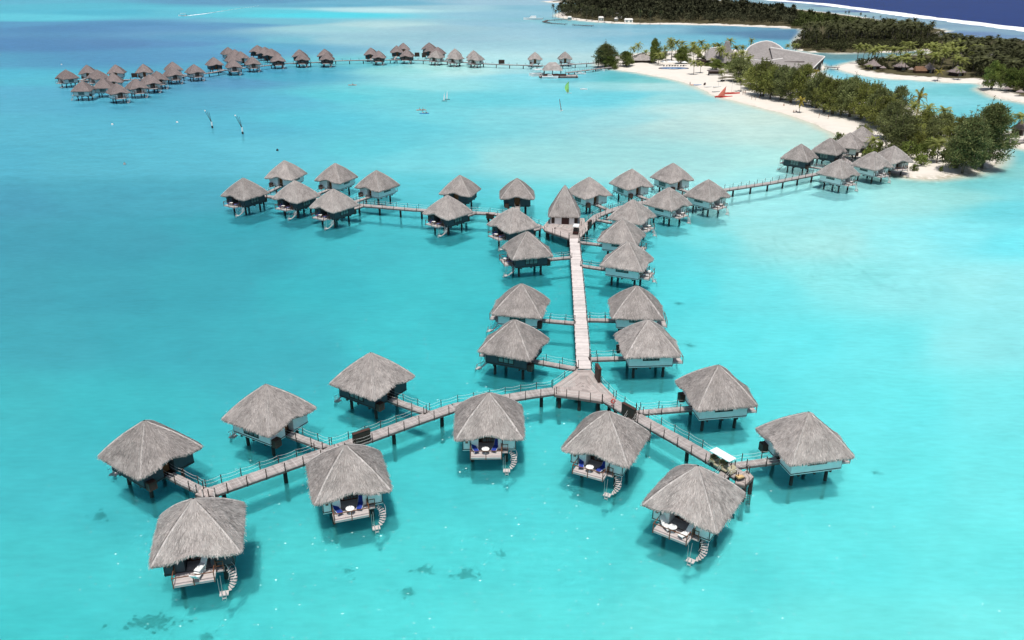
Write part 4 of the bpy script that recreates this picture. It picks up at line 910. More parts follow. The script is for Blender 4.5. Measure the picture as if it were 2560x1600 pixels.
def plant(name, protos, label, cat, group, x, y, z, sx, sz, k, tilt=0.0):
    o = thing(name, label, cat, (x, y, z), (k*2.4) % 6.283, group); o.scale = (sx, sx, sz)
    if tilt: o.rotation_euler = (tilt*math.cos(k), tilt*math.sin(k), (k*2.4) % 6.283)
    tr, cr = protos[k % len(protos)]
    part('trunk' if name != 'shrub' else 'stem', tr, o); part('crown', cr, o); return o
def m_per_px(y): return math.hypot(y*CT + 0, 0)/FOC*1.0 + 0
def seen(name, protos, label, cat, group, cx, top, base, w, h0, w0, k, crown_c=False):
    x, y = G(cx, base, .8); z = gz_at(x, y); H = V(cx, top, y)[2] - z; dpt = y*CT + (CH)*ST; Wd = w*dpt/FOC/2
    if Wd/w0 < .2: Wd = .2*w0
    return plant(name, protos, label, cat, group, x, y, max(z, .05)-.05, Wd/w0, max(.25, H/h0), k)
gC, gP, gB = 'casuarinas along the beach', 'palms around the resort beach', 'shrubs on the islet'
for k, (cx, top, base, w, lb) in enumerate([(1844,148,206,64,'casuarina right behind the potted palm on the beach'),(1906,158,241,82,'casuarina with a bare grey branch beside the beach walkers'),(1951,171,252,70,'tall bushy casuarina where the beach trees thicken'),(2003,169,262,68,'casuarina behind the small yellow-green beach palm'),(2040,187,272,62,'casuarina right of the small yellow-green beach palm'),(2081,205,287,72,'casuarina behind the strollers at the narrow end of the beach'),(2122,201,294,78,'pale feathery casuarina in the middle of the islet'),(2175,215,305,88,'dark grey-green casuarina with thin spires behind the far islet palms'),(2240,222,303,62,'wispy casuarina at the lagoon side of the islet'),(2203,248,323,92,'dark casuarina above the roof on the beach'),(2245,293,384,104,'broad green tree behind the beach-edge bungalows'),(2296,283,366,94,'light green bushy tree left of the leaning palms'),(2352,288,362,84,'wispy green tree beside the tallest casuarina'),(2150,318,372,50,'low tree filling the gap behind the roof on the beach'),(2030,205,268,50,'small casuarina under the taller beach trees'),(1880,172,225,60,'casuarina between the grey branch and the potted palm')]):
    seen('casuarina', CAS, lb, 'tree', gC, cx, top, base, w, 9.8, 3.9, k)
for k, (cx, top, base, w, lb) in enumerate([(2408,278,428,92,'left and paler half of the tallest casuarina pair on the sandy tip'),(2456,243,416,104,'tallest dark casuarina with spires on the sandy tip'),(1512,104,166,56,'tall spiky casuarina clump by the dock root')]):
    seen('casuarina', CASN, lb, 'tree', gC, cx, top, base, w, 15.6, 3.7, k)
for k, (cx, top, base, w, lb) in enumerate([(1635,99,160,30,'tall feathery tree above the small thatched roof'),(1703,120,160,38,'round dark tree behind the pool umbrellas'),(2476,158,222,54,'grey-green tree hanging over the lagoon at the beach corner'),(2520,172,228,52,'green tree on the sand spit'),(2560,165,232,60,'dark tree at the edge of the sand spit'),(1564,131,166,48,'round yellow-green tree right of the dock root'),(1525,140,168,34,'low palm-like clump in front of the spiky casuarina'),(1790,150,176,34,'round tree before the spire roof'),(1826,158,182,30,'round tree at the foot of the spire roof'),(1868,160,190,34,'round tree in front of the low annex roof')]):
    seen('broadleaf_tree', ROUND, lb, 'tree', 'broadleaf trees of the resort', cx, top, base, w, 9.0, 4.2, k)
for k, (cx, top, base, w, lb) in enumerate([(2098,332,354,36,'round dark green bush at the water beside the beach-edge bungalow'),(2167,371,393,38,'bright green bush between the islet bungalows'),(2303,384,413,48,'brownish bush left of the fan palm on the tip'),(2285,409,427,26,'spiky agave beside the dark-fronted bungalow'),(2352,415,427,12,'tiny agave alone on the white sand'),(2386,407,420,26,'low green bush at the foot of the tallest casuarinas'),(2190,350,385,46,'leafy bush behind the dark-fronted bungalow'),(2320,345,395,60,'bush behind the brownish one on the tip'),(2270,350,398,56,'bush just behind the dark-fronted roof'),(2380,340,405,60,'bush under the tall pair of casuarinas'),(1538,158,170,18,'small clump at the root of the jetty')]):
    seen('shrub', BUSH, lb, 'bush', gB, cx, top, base, w, 3.2, 2.6, k)
PL = [(2341,352,409,72,'fan palm standing alone on the white sand of the tip'),(2270,258,330,48,'left dark palm of the group behind the islet'),(2284,240,322,40,'yellowish palm crown above the dark islet palms'),(2314,262,330,48,'middle palm of the group by the inner lagoon'),(2346,268,335,48,'rightmost palm of the group by the inner lagoon'),(2175,345,392,40,'palm beside the pale beach-edge roof'),(1998,250,281,30,'small yellow-green palm on the open beach'),(1852,196,230,28,'lone small palm by the red sailing canoe'),(1806,176,206,24,'palm in a dark pot on the beach'),(1581,117,152,28,'palm behind the round yellow-green tree'),(1610,126,155,28,'palm left of the small thatched roof'),(1645,132,164,34,'palm in front of the small thatched roof'),(1678,99,152,26,'tallest palm above the pool'),(1664,116,154,24,'palm left of the tallest above the pool'),(1732,113,162,30,'tall palm right of the pool trees'),(1740,126,166,30,'palm in front of the tall one right of the pool'),(1759,116,160,26,'palm left of the spire wing'),(1734,152,188,34,'palm leaning over the open sand by the pool'),(1751,156,184,28,'palm beside the one leaning over the sand'),(1780,146,174,26,'palm before the spire wing'),(1792,120,166,30,'palm crossing the spire wing roof'),(1813,132,172,28,'palm in front of the spire'),(1833,142,178,24,'palm right of the spire foot'),(1864,146,184,24,'palm rising before the annex roof'),(1854,114,150,28,'palm between the spire and the curved roof'),(1873,97,142,22,'palm peeking over the curved roof'),(1883,115,150,22,'left palm before the curved roof'),(1899,113,150,24,'right palm before the curved roof'),(1966,111,136,22,'palm behind the big hall roof'),(1988,112,134,26,'dark palm between the hall and the far grove'),(1786,110,140,16,'small palm behind the spire wing'),(2038,178,201,22,'yellow palm at the right end of the hall'),(2533,285,340,60,'palm overhanging the footbridge at the picture edge'),(2504,290,338,44,'palm left of the overhanging one by the footbridge'),(2344,178,200,26,'yellow palm on the inner beach'),(2395,168,199,30,'palm before the fourth beach hut'),(2173,162,178,22,'palm left of the first beach hut'),(2216,136,172,34,'palm between the first and second beach huts'),(2290,145,180,32,'palm between the second and third beach huts')]
for k, (cx, top, base, w, lb) in enumerate(PL):
    seen('palm_tree', [YPALM] if ('yellow' in lb and 'round' not in lb) else PALMS, lb, 'palm', gP, cx, top, base, w, 6.6 if ('yellow' in lb and 'round' not in lb) else 10.6, 3.9, k)
for k, (cx, top, base, w, lb) in enumerate([(1925,172,248,60,'casuarina between the grey-branched tree and the tall bushy one'),(1976,174,258,60,'casuarina wedged behind the start of the dense beach trees'),(2060,200,282,60,'casuarina second past the small yellow-green palm'),(2100,206,290,64,'casuarina left of the pale feathery one'),(2148,212,300,70,'casuarina right of the pale feathery one'),(2225,262,350,80,'casuarina between the roof on the beach and the broad green tree'),(2270,300,376,70,'casuarina right of the broad green tree'),(2320,300,372,70,'casuarina between the light bushy tree and the wispy one'),(2385,300,392,70,'casuarina directly left of the tallest pair'),(2190,226,312,70,'casuarina behind the dark one above the roof on the beach')]):
    seen('casuarina', CAS, lb, 'tree', gC, cx, top, base, w, 9.8, 3.9, k+3)
def in_poly(px, py, P):
    c = False
    for i in range(len(P)):
        (x1, y1), (x2, y2) = P[i], P[(i+1) % len(P)]
        if (y1 > py) != (y2 > py) and px < (x2-x1)*(py-y1)/(y2-y1)+x1: c = not c
    return c
def scatter(P, n, r, mind):
    xs = [p[0] for p in P]; ys = [p[1] for p in P]; out = []; tries = 0
    W0 = [G(*p) for p in P]; wx = [p[0] for p in W0]; wy = [p[1] for p in W0]
    while len(out) < n and tries < n*60:
        tries += 1; x, y = r.uniform(min(wx), max(wx)), r.uniform(min(wy), max(wy))
        if in_poly(x, y, W0) and all((x-a)**2+(y-b)**2 > mind*mind for a, b in out[-400:]): out.append((x, y))
    return out
GROVE = [(1994,102),(2012,92),(2080,86),(2160,83),(2290,86),(2330,98),(2328,106),(2250,112),(2130,115),(2040,119),(1996,115)]
HUTISL = [(2105,169),(2190,176),(2260,184),(2340,190),(2440,197),(2450,150),(2335,139),(2260,146),(2180,155),(2120,163)]
EASTW = [(2340,124),(2440,128),(2640,140),(2640,200),(2500,206),(2450,198),(2360,150),(2338,128)]
r = random.Random(21)
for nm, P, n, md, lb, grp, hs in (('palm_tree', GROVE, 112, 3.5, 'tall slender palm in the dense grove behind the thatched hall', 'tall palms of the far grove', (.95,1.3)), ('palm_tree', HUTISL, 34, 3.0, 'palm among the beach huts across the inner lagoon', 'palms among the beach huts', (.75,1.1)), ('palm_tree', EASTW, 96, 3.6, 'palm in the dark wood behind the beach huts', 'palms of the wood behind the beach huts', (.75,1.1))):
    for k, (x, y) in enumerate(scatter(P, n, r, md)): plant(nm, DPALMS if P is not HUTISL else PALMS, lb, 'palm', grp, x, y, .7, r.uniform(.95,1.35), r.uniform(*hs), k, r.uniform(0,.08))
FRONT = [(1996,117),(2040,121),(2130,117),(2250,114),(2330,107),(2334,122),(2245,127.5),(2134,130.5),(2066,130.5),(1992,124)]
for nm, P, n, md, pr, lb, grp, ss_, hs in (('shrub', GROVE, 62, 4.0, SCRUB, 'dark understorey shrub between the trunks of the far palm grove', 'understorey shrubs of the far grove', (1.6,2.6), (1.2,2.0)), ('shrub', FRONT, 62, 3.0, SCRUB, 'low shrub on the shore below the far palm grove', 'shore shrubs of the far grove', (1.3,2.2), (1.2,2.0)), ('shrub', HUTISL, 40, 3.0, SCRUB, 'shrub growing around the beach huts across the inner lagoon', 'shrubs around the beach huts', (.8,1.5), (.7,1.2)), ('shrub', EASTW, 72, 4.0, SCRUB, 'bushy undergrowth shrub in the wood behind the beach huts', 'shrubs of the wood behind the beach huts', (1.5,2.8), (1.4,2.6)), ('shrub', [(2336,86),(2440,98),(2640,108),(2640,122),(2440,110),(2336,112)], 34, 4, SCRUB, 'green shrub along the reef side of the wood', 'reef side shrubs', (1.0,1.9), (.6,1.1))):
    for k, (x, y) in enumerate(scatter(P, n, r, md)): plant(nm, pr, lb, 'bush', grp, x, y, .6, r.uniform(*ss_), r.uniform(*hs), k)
GARDEN = [(1585,152),(1640,140),(1720,134),(1800,136),(1850,152),(1888,180),(1900,196),(1850,196),(1806,180),(1756,176),(1722,164),(1640,160),(1590,160)]
for k, (x, y) in enumerate(scatter(GARDEN, 26, r, 5.0)): plant('palm_tree', PALMS, 'palm in the resort garden between the pool and the spire', 'palm', 'palms of the resort garden', x, y, .7, r.uniform(.85,1.1), r.uniform(.7,1.15), k, r.uniform(0,.08))
for k, (x, y) in enumerate(scatter(GARDEN, 22, r, 5.0)): plant('shrub', BUSH, 'green shrub in the resort garden between the pool and the spire', 'bush', 'shrubs of the resort garden', x, y, .7, r.uniform(.8,1.5), r.uniform(.8,1.6), k)
# far woods that read as one mass
def mass(name, m, P, n, md, seed, hs, ws, lf, per=90, palmy=.5):
    r = random.Random(seed); vs, fs, ts = [], [], []
    for x, y in scatter(P, n, r, md):
        h, w = r.uniform(*hs), r.uniform(*ws); pal = r.random() < palmy; tn = r.choice((.6,.8,1,1.2,1.45))
        for q in range(per):
            if pal:
                a = r.uniform(0,6.283); e = r.uniform(-.6,1.2); d = Vector((math.cos(a)*math.cos(e), math.sin(a)*math.cos(e), math.sin(e))); p = Vector((x, y, h)) + d*r.uniform(.2,w*.5); L = w*.55; ww = lf*.8
            else:
                o = rv(r); t = r.random()**.4; p = Vector((x+o.x*w*t, y+o.y*w*t, h*.55+abs(o.z)*h*.45*t - (r.random()**2)*h*.4)); d = (o+rv(r)*.8+Vector((0,0,.3))).normalized(); L = lf*r.uniform(.7,1.5); ww = lf*r.uniform(.4,.8)
            n_ = rv(r); e_ = d.cross(n_); e_ = e_.normalized() if e_.length > 1e-3 else Vector((1,0,0)); o_ = len(vs)
            vs += [tuple(p-e_*ww*.4), tuple(p+e_*ww*.4), tuple(p+d*L+e_*ww*.25), tuple(p+d*L-e_*ww*.25)]; fs.append((o_,o_+1,o_+2,o_+3)); ts.append(tn*r.uniform(.7,1.35))
    mb = MB(); mb.v, mb.f, mb.t, mb.m = vs, fs, ts, [0]*len(fs)
    return struct(name, mb.mesh(name, m), 'stuff')
WOODS = [(1393,41),(1423,46),(1460,50),(1520,55),(1600,57.5),(1700,59),(1765,59.5),(1865,63.5),(1975,68),(1990,58),(1985,47),(1900,36),(1830,27),(1760,19),(1600,3),(1500,-3),(1490,10),(1425,29),(1398,35)]
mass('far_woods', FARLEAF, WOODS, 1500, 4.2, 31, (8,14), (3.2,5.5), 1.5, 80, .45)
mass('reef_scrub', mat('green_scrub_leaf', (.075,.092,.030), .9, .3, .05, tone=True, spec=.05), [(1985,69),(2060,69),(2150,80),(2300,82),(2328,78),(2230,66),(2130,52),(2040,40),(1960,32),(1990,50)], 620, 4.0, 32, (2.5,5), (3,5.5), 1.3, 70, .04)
for k, (cx, top, base, w) in enumerate([(1382,14,43,12),(1388,28,44,10),(1396,16,44,10),(1408,12,45,12),(1420,10,46,12),(1434,12,47,12),(1441,16,49,12),(1452,10,48,12),(1466,16,51,14),(1480,14,52,14),(1496,20,54,14),(1512,22,55,14),(1530,24,57,14),(1600,28,59,14),(1625,30,60,14),(1650,30,60,14),(2112,28,44,7),(2120,27,44,7),(2149,32,50,8),(2162,38,54,8),(2200,39,52,7),(2182,41,56,7),(2346,84,99,10),(2462,90,112,14),(2490,87,112,14),(2512,98,118,12)]):
    seen('palm_tree', DPALMS, 'palm standing out above the far woods and scrub', 'palm', 'palms standing out above the far woods', cx, top, base, w, 10.6, 3.9, k)
# ---------------------------------------------------------------- resort buildings
def slab(mb, P, off=(0, .5, -.45), tone=1.0, mi=0):          # roof face with thickness
    n = len(P); Q = [Vector(p) + Vector(off) for p in P]
    return mb.add([tuple(p) for p in P] + [tuple(q) for q in Q], [tuple(range(n)), tuple(range(2*n-1, n-1, -1))] + [(i, n+i, n+(i+1) % n, (i+1) % n) for i in range(n)], tone, mi)
def rim_tube(mb, P, r_=.3): return mb.tube(P, [r_]*len(P), 6)
YB = G(2030, 186)[1]
hall = thing('thatched_hall', 'great grey hall with sail-shaped roofs beside the inner lagoon', 'building', (0, 0, 0)); H0 = []
rf = MB()
B1 = [V(1861,143,YB+24), V(1864,132,YB+27), V(1868.6,122,YB+30), V(1877,114.5,YB+32), V(1889,109,YB+34), V(1902,105,YB+35), V(1916,103,YB+35), V(1928,105,YB+34), V(1938.8,109.5,YB+33), V(1948,115,YB+31), V(1958,123,YB+28)]
low1 = [V(1864,146,YB+13), V(1900,148,YB+12), V(1933,149,YB+11), V(1946,150,YB+10)]
rows_ = []
for k in range(11):
    a = Vector(B1[k]); t = k/10*3; i = min(2, int(t)); b = Vector(low1[i]).lerp(Vector(low1[i+1]), t-i)
    rows_.append([a.lerp(b, s/6) + Vector((0, 0, .9*math.sin(math.pi*s/6))) for s in range(7)])
o_ = len(rf.v)
for rw in rows_: rf.v += [tuple(p) for p in rw]
for k in range(10):
    for s in range(6): rf.f.append((o_+k*7+s, o_+k*7+s+1, o_+(k+1)*7+s+1, o_+(k+1)*7+s)); rf.t.append(RN.uniform(.92,1.05)); rf.m.append(0)
part('curved_roof', rf.mesh('curved_roof', SHINGLE, True), hall)
bk = MB()
for k in range(10):
    a, b = Vector(B1[k]), Vector(B1[k+1]); bk.add([a, b, b + Vector((0, 14, -7)), a + Vector((0, 14, -7))], [(0,1,2,3)])
part('rear_roof', bk.mesh('rear_roof', SHINGLE), hall)
e = MB(); rim_tube(e, B1, .45); part('roof_edge', e.mesh('roof_edge', SHINGLE_E), hall)
T2 = [V(1925,119,YB+20), V(1960,124.5,YB+19), V(2000,131,YB+18), V(2062,142,YB+16)]; L2 = [V(1936,166,YB+2), V(1962,180,YB-1), V(1994,182,YB-2), V(2026,177.5,YB-3)]
b2 = [V(1925,119,YB+20), V(1960,124.5,YB+19), V(2000,131,YB+18), V(2062,142,YB+16), V(2045,158,YB+7), V(2026,177.5,YB-3), V(1990,178,YB-1), V(1962,178,YB+1), V(1945,160,YB+8)]
m2 = MB(); gg = [[Vector(a).lerp(Vector(b), s/8) for s in range(9)] for a, b in zip(T2, L2)]
m2.v = [tuple(p) for rw in gg for p in rw] + [tuple(p + Vector((0,.9,-.8))) for rw in gg for p in rw]
for k in range(3):
    for s_ in range(8): a = k*9+s_; m2.f += [(a, a+1, a+10, a+9), (a+36, a+45, a+46, a+37)]
m2.t = [RN.uniform(.94,1.05) for _ in m2.f]; m2.m = [0]*len(m2.f)
end_sh = MB().add([L2[3], T2[3], (T2[3][0]-1, T2[3][1]+.8, .3), (L2[3][0]-1, L2[3][1]+.8, .3)], [(0,1,2,3)]).add([L2[3], T2[3], (T2[3][0]-8, T2[3][1]+14, .3), (L2[3][0]-8, L2[3][1]+14, .3)], [(0,1,2,3)]); part('end_shade', end_sh.mesh('end_shade', TIMB), hall)  # dark sheets standing in for the shade of the open wing end
part('wing_roof', m2.mesh('wing_roof', SHINGLE), hall)
m2 = MB(); slab(m2, [b2[0], b2[3], tuple(Vector(b2[3])+Vector((-4,16,-8))), tuple(Vector(b2[0])+Vector((0,18,-8)))], (0,.5,-.6)); part('rear_roof', m2.mesh('rear_roof', SHINGLE), hall)
e = MB(); rim_tube(e, b2[:4], .4); rim_tube(e, b2[3:6], .3); part('roof_edge', e.mesh('roof_edge', SHINGLE_E), hall)
b3 = [V(1850,147,YB-2.0), V(1885,149.5,YB-3.0), V(1921,152.5,YB-4.0), V(1938,162,YB-10.0), V(1945,177,YB-16.0), V(1900,176,YB-14.0), V(1858,176,YB-13.0)]
m3 = MB(); slab(m3, b3); part('annex_roof', m3.mesh('annex_roof', SHINGLE), hall)
b4 = [V(1920,152.2,YB-6.0), V(1938,149,YB-5.5), V(1957,146.2,YB-5.5), V(1962,156,YB-10.0), V(1968,176,YB-17.0), V(1942,176,YB-17.0), V(1936,163,YB-12.0)]
m3 = MB(); slab(m3, b4); part('annex_roof', m3.mesh('annex_roof', SHINGLE), hall)
e = MB(); rim_tube(e, b3[:3], .35); rim_tube(e, b4[:3], .35); rim_tube(e, [b4[0], b3[3], b3[4]], .3); part('roof_edge', e.mesh('roof_edge', SHINGLE_E), hall)
x0, x1 = V(1868,170,YB+12)[0], V(2035,170,YB+8)[0]
part('wall', MB().box(x0, x1-6, YB+8, YB+24, .2, 6.2).mesh('wall', TIMB), hall)
for px, py, yy in ((2014,190,YB-2), (2028.5,187,YB+1), (2041,180,YB+8), (2052,172,YB+13)):
    p = V(px, py, yy); part('post', MB().bar((p[0], yy, .2), (p[0], yy, V(px, py-13, yy)[2]), .22, n=6).mesh('post', CREAM), hall)
# spire-roofed lobby
sx, sy = G(1823, 168, 1.0); sy += 10
lob = thing('spire_hall', 'building whose grey roof sweeps up into a tall blunt spire', 'building', (sx, sy, 0))
zt = V(1823, 102.5, sy)[2]; sp = MB(); n = 20
for i in range(n+1):
    t = i/n; hw = 1.3 + 3.2*(1-t) + 8.0*(1-t)**4.5; z = 3.4 + (zt-3.4)*t
    for k in range(28):
        a = 2*math.pi*k/28; c, s = math.cos(a), math.sin(a); q = max(abs(c), abs(s))**.55; sp.v.append((hw*c/q, hw*s/q*.75, z))
sp.f = [(i*28+k, i*28+(k+1) % 28, (i+1)*28+(k+1) % 28, (i+1)*28+k) for i in range(n) for k in range(28)] + [tuple(n*28+k for k in range(28))]; sp.t = [RN.uniform(.88,1.04) for _ in sp.f]; sp.m = [0]*len(sp.f)
part('spire_roof', sp.mesh('spire_roof', SHINGLE, True), lob)
wg = MB(); wp = [V(1762,135,sy+4), V(1775,121,sy+6), V(1806,117,sy+6), V(1812,125,sy+5), V(1812,150,sy-6), V(1766,150,sy-6)]
slab(wg, wp); slab(wg, [wp[1], wp[2], tuple(Vector(wp[2])+Vector((0,12,-6))), tuple(Vector(wp[1])+Vector((0,12,-6)))])
o = part('wing_roof', wg.mesh('wing_roof', SHINGLE), lob, (-sx,-sy,0)); e = MB(); rim_tube(e, wp[1:3], .35); part('roof_edge', e.mesh('roof_edge', SHINGLE_E), lob, (-sx,-sy,0))
part('wall', MB().box(-8,8,-5.5,5.5,.2,3.9).box(-17,-8,-4,5,.2,4.2).mesh('wall', TIMB), lob)
def pyramid_hut(name, label, px, apex, base, w, wallk=TIMB, conc=.45, grp=None, seed=1, flat=False):
    x, y = G(px, base, .9); y += 2.5; H = V(px, apex, y)[2]; dpt = y*CT+CH*ST; hw = w*dpt/FOC/2*.84
    o = thing(name, label, 'hut', (x, y, 0), rad(6*seed), grp)
    part('roof', thatch_roof(hw, 3.1, max(5.2, H), seed, 0, 500, conc, 60, 14, 10).mesh('roof', THATCH_FAR), o)
    b = hw*.72; part('wall', MB().box(-b,b,-b,b,.3,3.2).mesh('wall', wallk), o)
    part('door', MB().box(-.9,.9,-b-.06,-b-.003,.5,2.7).mesh('door', GLASS), o)
    for a in (-b-.5, b+.5): part('post', MB().bar((a,-b-.6,.3),(a,-b-.6,3.0),.1,n=5).mesh('post', TIMB), o)
for k, (px, ap, bs, w, lb) in enumerate([(2184.4,147.6,174,39,'first beach hut from the footbridge, steep grey roof'),(2255,150,177,35,'second beach hut with a pointed grey roof'),(2324.5,155.7,183,30,'third beach hut with a rusty brown shed at its side'),(2395,162.4,191,40,'fourth beach hut, half behind a palm'),(2402,127,150,18,'roof tip poking out of the wood behind the beach huts'),(2556,300,338,40,'brown-roofed hut cut by the picture edge at the footbridge')]):
    pyramid_hut('beach_hut', lb, px, ap, bs, w, grp='huts on the inner lagoon beach', seed=k+1)
x, y = G(2302, 184, .9); thing('shed', 'rusty brown low shed against the third beach hut', 'shed', (x, y+2, .5), 0, None, MB().box(-3,3,-2,2,0,2).add([(-3.4,-2.6,1.9),(3.4,-2.6,1.9),(2.6,.6,4.2),(-2.6,.6,4.2),(-3.4,2.6,1.9),(3.4,2.6,1.9)],[(0,1,2,3),(3,2,5,4),(0,3,4),(1,5,2)]).mesh('shed', mat('rusty_thatch',(.17,.095,.055),.9,.2,1)))
x, y = G(2462, 158, .9); o = thing('long_roofed_house', 'long pale-ridged roof showing in the wood above the beach corner', 'house', (x, y+4, 0), rad(-4))
part('roof', MB().add([(-9,-5,3),(9,-5,3),(7.5,0,6.6),(-7.5,0,6.6),(-9,5,3),(9,5,3)],[(0,1,2,3),(3,2,5,4),(0,3,4),(1,5,2)]).mesh('roof', SHINGLE), o); part('wall', MB().box(-8,8,-4,4,.3,3.05).mesh('wall', TIMB), o); part('roof_edge', MB().bar((-7.5,0,6.65),(7.5,0,6.65),.3).mesh('roof_edge', SHINGLE_E), o)
x, y = G(1608, 156, .9); o = thing('beach_restaurant', 'low thatched pavilion roof among palms left of the pool', 'pavilion', (x, y+4, 0), 0)
part('roof', thatch_roof(8.5, 2.6, V(1618,131,y+4)[2], 9, 0, 900, .15, 90, 18, 10).mesh('roof', THATCH), o); part('wall', MB().box(-5.5,5.5,-5.5,5.5,.2,2.7).mesh('wall', TIMB), o)
x, y = G(1787, 188, .9); o = thing('beach_bar', 'small dark bar kiosk with a flat roof on the open sand', 'kiosk', (x, y, .7), 0)
part('roof', MB().box(-4.2,4.2,-2.6,2.6,2.5,2.75).mesh('roof', BEAMW), o); part('wall', MB().box(-3.4,3.4,-1.9,1.9,0,2.49).mesh('wall', TIMB), o); part('counter', MB().box(-3.6,3.6,-2.3,-1.95,.1,1.1).mesh('counter', STEEL), o)
# pool with its umbrellas and loungers
px0, py0 = G(1684, 172, .9); pool = thing('swimming_pool', 'raised blue swimming pool on the beach terrace', 'pool', (px0, py0, .75))
pm = MB(); 
for i in range(28): a = 2*math.pi*i/28; pm.v += [(9*math.cos(a), 4.6*math.sin(a), -.9), (9*math.cos(a), 4.6*math.sin(a), .62), (8.5*math.cos(a), 4.15*math.sin(a), .62), (8.5*math.cos(a), 4.15*math.sin(a), .45)]
for i in range(28):
    j = (i+1) % 28
    for k in range(3): pm.f.append((i*4+k, j*4+k, j*4+k+1, i*4+k+1)); pm.t.append(1); pm.m.append(0)
part('basin', pm.mesh('basin', BEAMW), pool); part('pool_water', MB().add([(8.5*math.cos(2*math.pi*i/28), 4.15*math.sin(2*math.pi*i/28), .5) for i in range(28)], [tuple(range(28))]).mesh('pool_water', POOLT), pool)
for k, (px, py, lb) in enumerate([(1658,164,'white parasol at the left end of the pool'),(1676,164,'white parasol second along the pool'),(1689,164.5,'white parasol third along the pool'),(1712,165.5,'white parasol at the right end of the pool, behind palms')]):
    x, y = G(px, py, 1.0); o = thing('parasol', lb, 'parasol', (x, y+2, .8), 0, 'pool parasols')
    part('canopy', MB().lathe([(2.0,2.15),(1.2,2.55),(.05,2.95)],8).mesh('canopy', WHITEP), o); part('pole', MB().bar((0,0,0),(0,0,2.9),.05,n=5).mesh('pole', STEEL), o)
for k in range(8):
    x, y = G(1660+k*7, 166.5, 1.0); o = thing('sun_lounger', 'dark sun lounger in the row behind the pool', 'sun lounger', (x, y+1.0, .8), rad(180), 'dark sun loungers behind the pool'); part('frame', LB[0], o); part('sling', MB().obox((0,-.2,.42),(.29,0,0),(0,.56,.035),(0,0,.03)).obox((0,.62,.80),(.29,0,0),(0,.25,.37),(0,-.03,.02)).mesh('sling', BLACK), o)
# dock, shelter, boats
gx, gy = G(1384, 190, .9)
dk = MB(); rr = random.Random(8)
for i in range(27): dk.box(-8+i*.8, -8+i*.8+.76, -2.2, 4.6, -.12, 0, rr.choice((.85,.95,1,1.08)))
o = thing('floating_dock', 'grey plank dock carrying the thatched shelter', 'dock', (gx, gy, .95), rad(3)); part('deck', dk.mesh('deck', PIERW), o); part('float', MB().box(-7.8,13.4,-2.1,4.4,-1.2,-.121).mesh('float', BEAMW), o)
for a in (-7, 3, 12.5):
    for b in (-2.1, 4.5): part('pile', MB().lathe([(.2,-4),(.2,.5)],8).mesh('pile', PILE), o, (a, b, 0))
sh = thing('dock_shelter', 'thatched open shelter on posts at the end of the jetty', 'shelter', (gx-.5, gy+3.2, .95), 0)
zs = V(1384, 155.4, gy+3.2)[2]-.95; rm = MB(); hx_, hy_ = 5.6, 4.4
for t in range(9):
    f = t/8; a, b = hx_*(1-f)+1.8*f, hy_*(1-f)+.15*f; z = 2.9+(zs-2.9)*f+.35*math.sin(math.pi*f); rm.v += [(-a,-b,z),(0,-b,z+.02),(a,-b,z),(a,0,z),(a,b,z),(0,b,z),(-a,b,z),(-a,0,z)]
rm.f = [(i*8+k, i*8+(k+1) % 8, (i+1)*8+(k+1) % 8, (i+1)*8+k) for i in range(8) for k in range(8)] + [tuple(64+k for k in range(8)), tuple(range(7,-1,-1))]; rm.t = [RN.uniform(.8,1.05) for _ in rm.f]; rm.m = [0]*len(rm.f)
part('roof', rm.mesh('roof', THATCH), sh)
for a in (-4.6, 0, 4.6):
    for b in (-3.4, 3.4): part('post', MB().bar((a,b,0),(a,b,3.0),.13,n=6).mesh('post', TIMB), sh)
part('fence', MB().box(-4.8,7.5,-3.7,-3.55,.05,1.15).box(7.35,7.5,-3.55,2.5,.05,1.15).box(-4.8,-4.65,-3.55,3.5,.05,1.15).mesh('fence', MATS['brown_cladding']), sh)
for a in (-2.6, 2.2): part('bench', MB().box(a-1,a+1,-1,1,.7,.8).box(a-.1,a+.1,-.1,.1,.02,.7).mesh('bench', RAILW), sh)
def hull(mb, L, B, H, n=9, sheer=.25, z=0.0, sharp=1.0, stern=.75, mi=0):
    o = len(mb.v); st = []
    for i in range(n+1):
        t = i/n; w = B/2*(1-(max(0, t-.35)/.65)**2*sharp)*(stern+(1-stern)*min(1, t/.35)); w = max(w, .02); x = -L/2+L*t; zs_ = z+H+sheer*t*t*t*H
        st += [(x,-w,zs_),(x,-w*.75,z+.15*H),(x,0,z),(x,w*.75,z+.15*H),(x,w,zs_)]
    fs = [(i*5+k, i*5+k+1, (i+1)*5+k+1, (i+1)*5+k) for i in range(n) for k in range(4)] + [(i*5, (i+1)*5, (i+1)*5+4, i*5+4) for i in range(n)] + [(0,4,3,2,1)]
    return mb.add(st, fs, 1, mi)
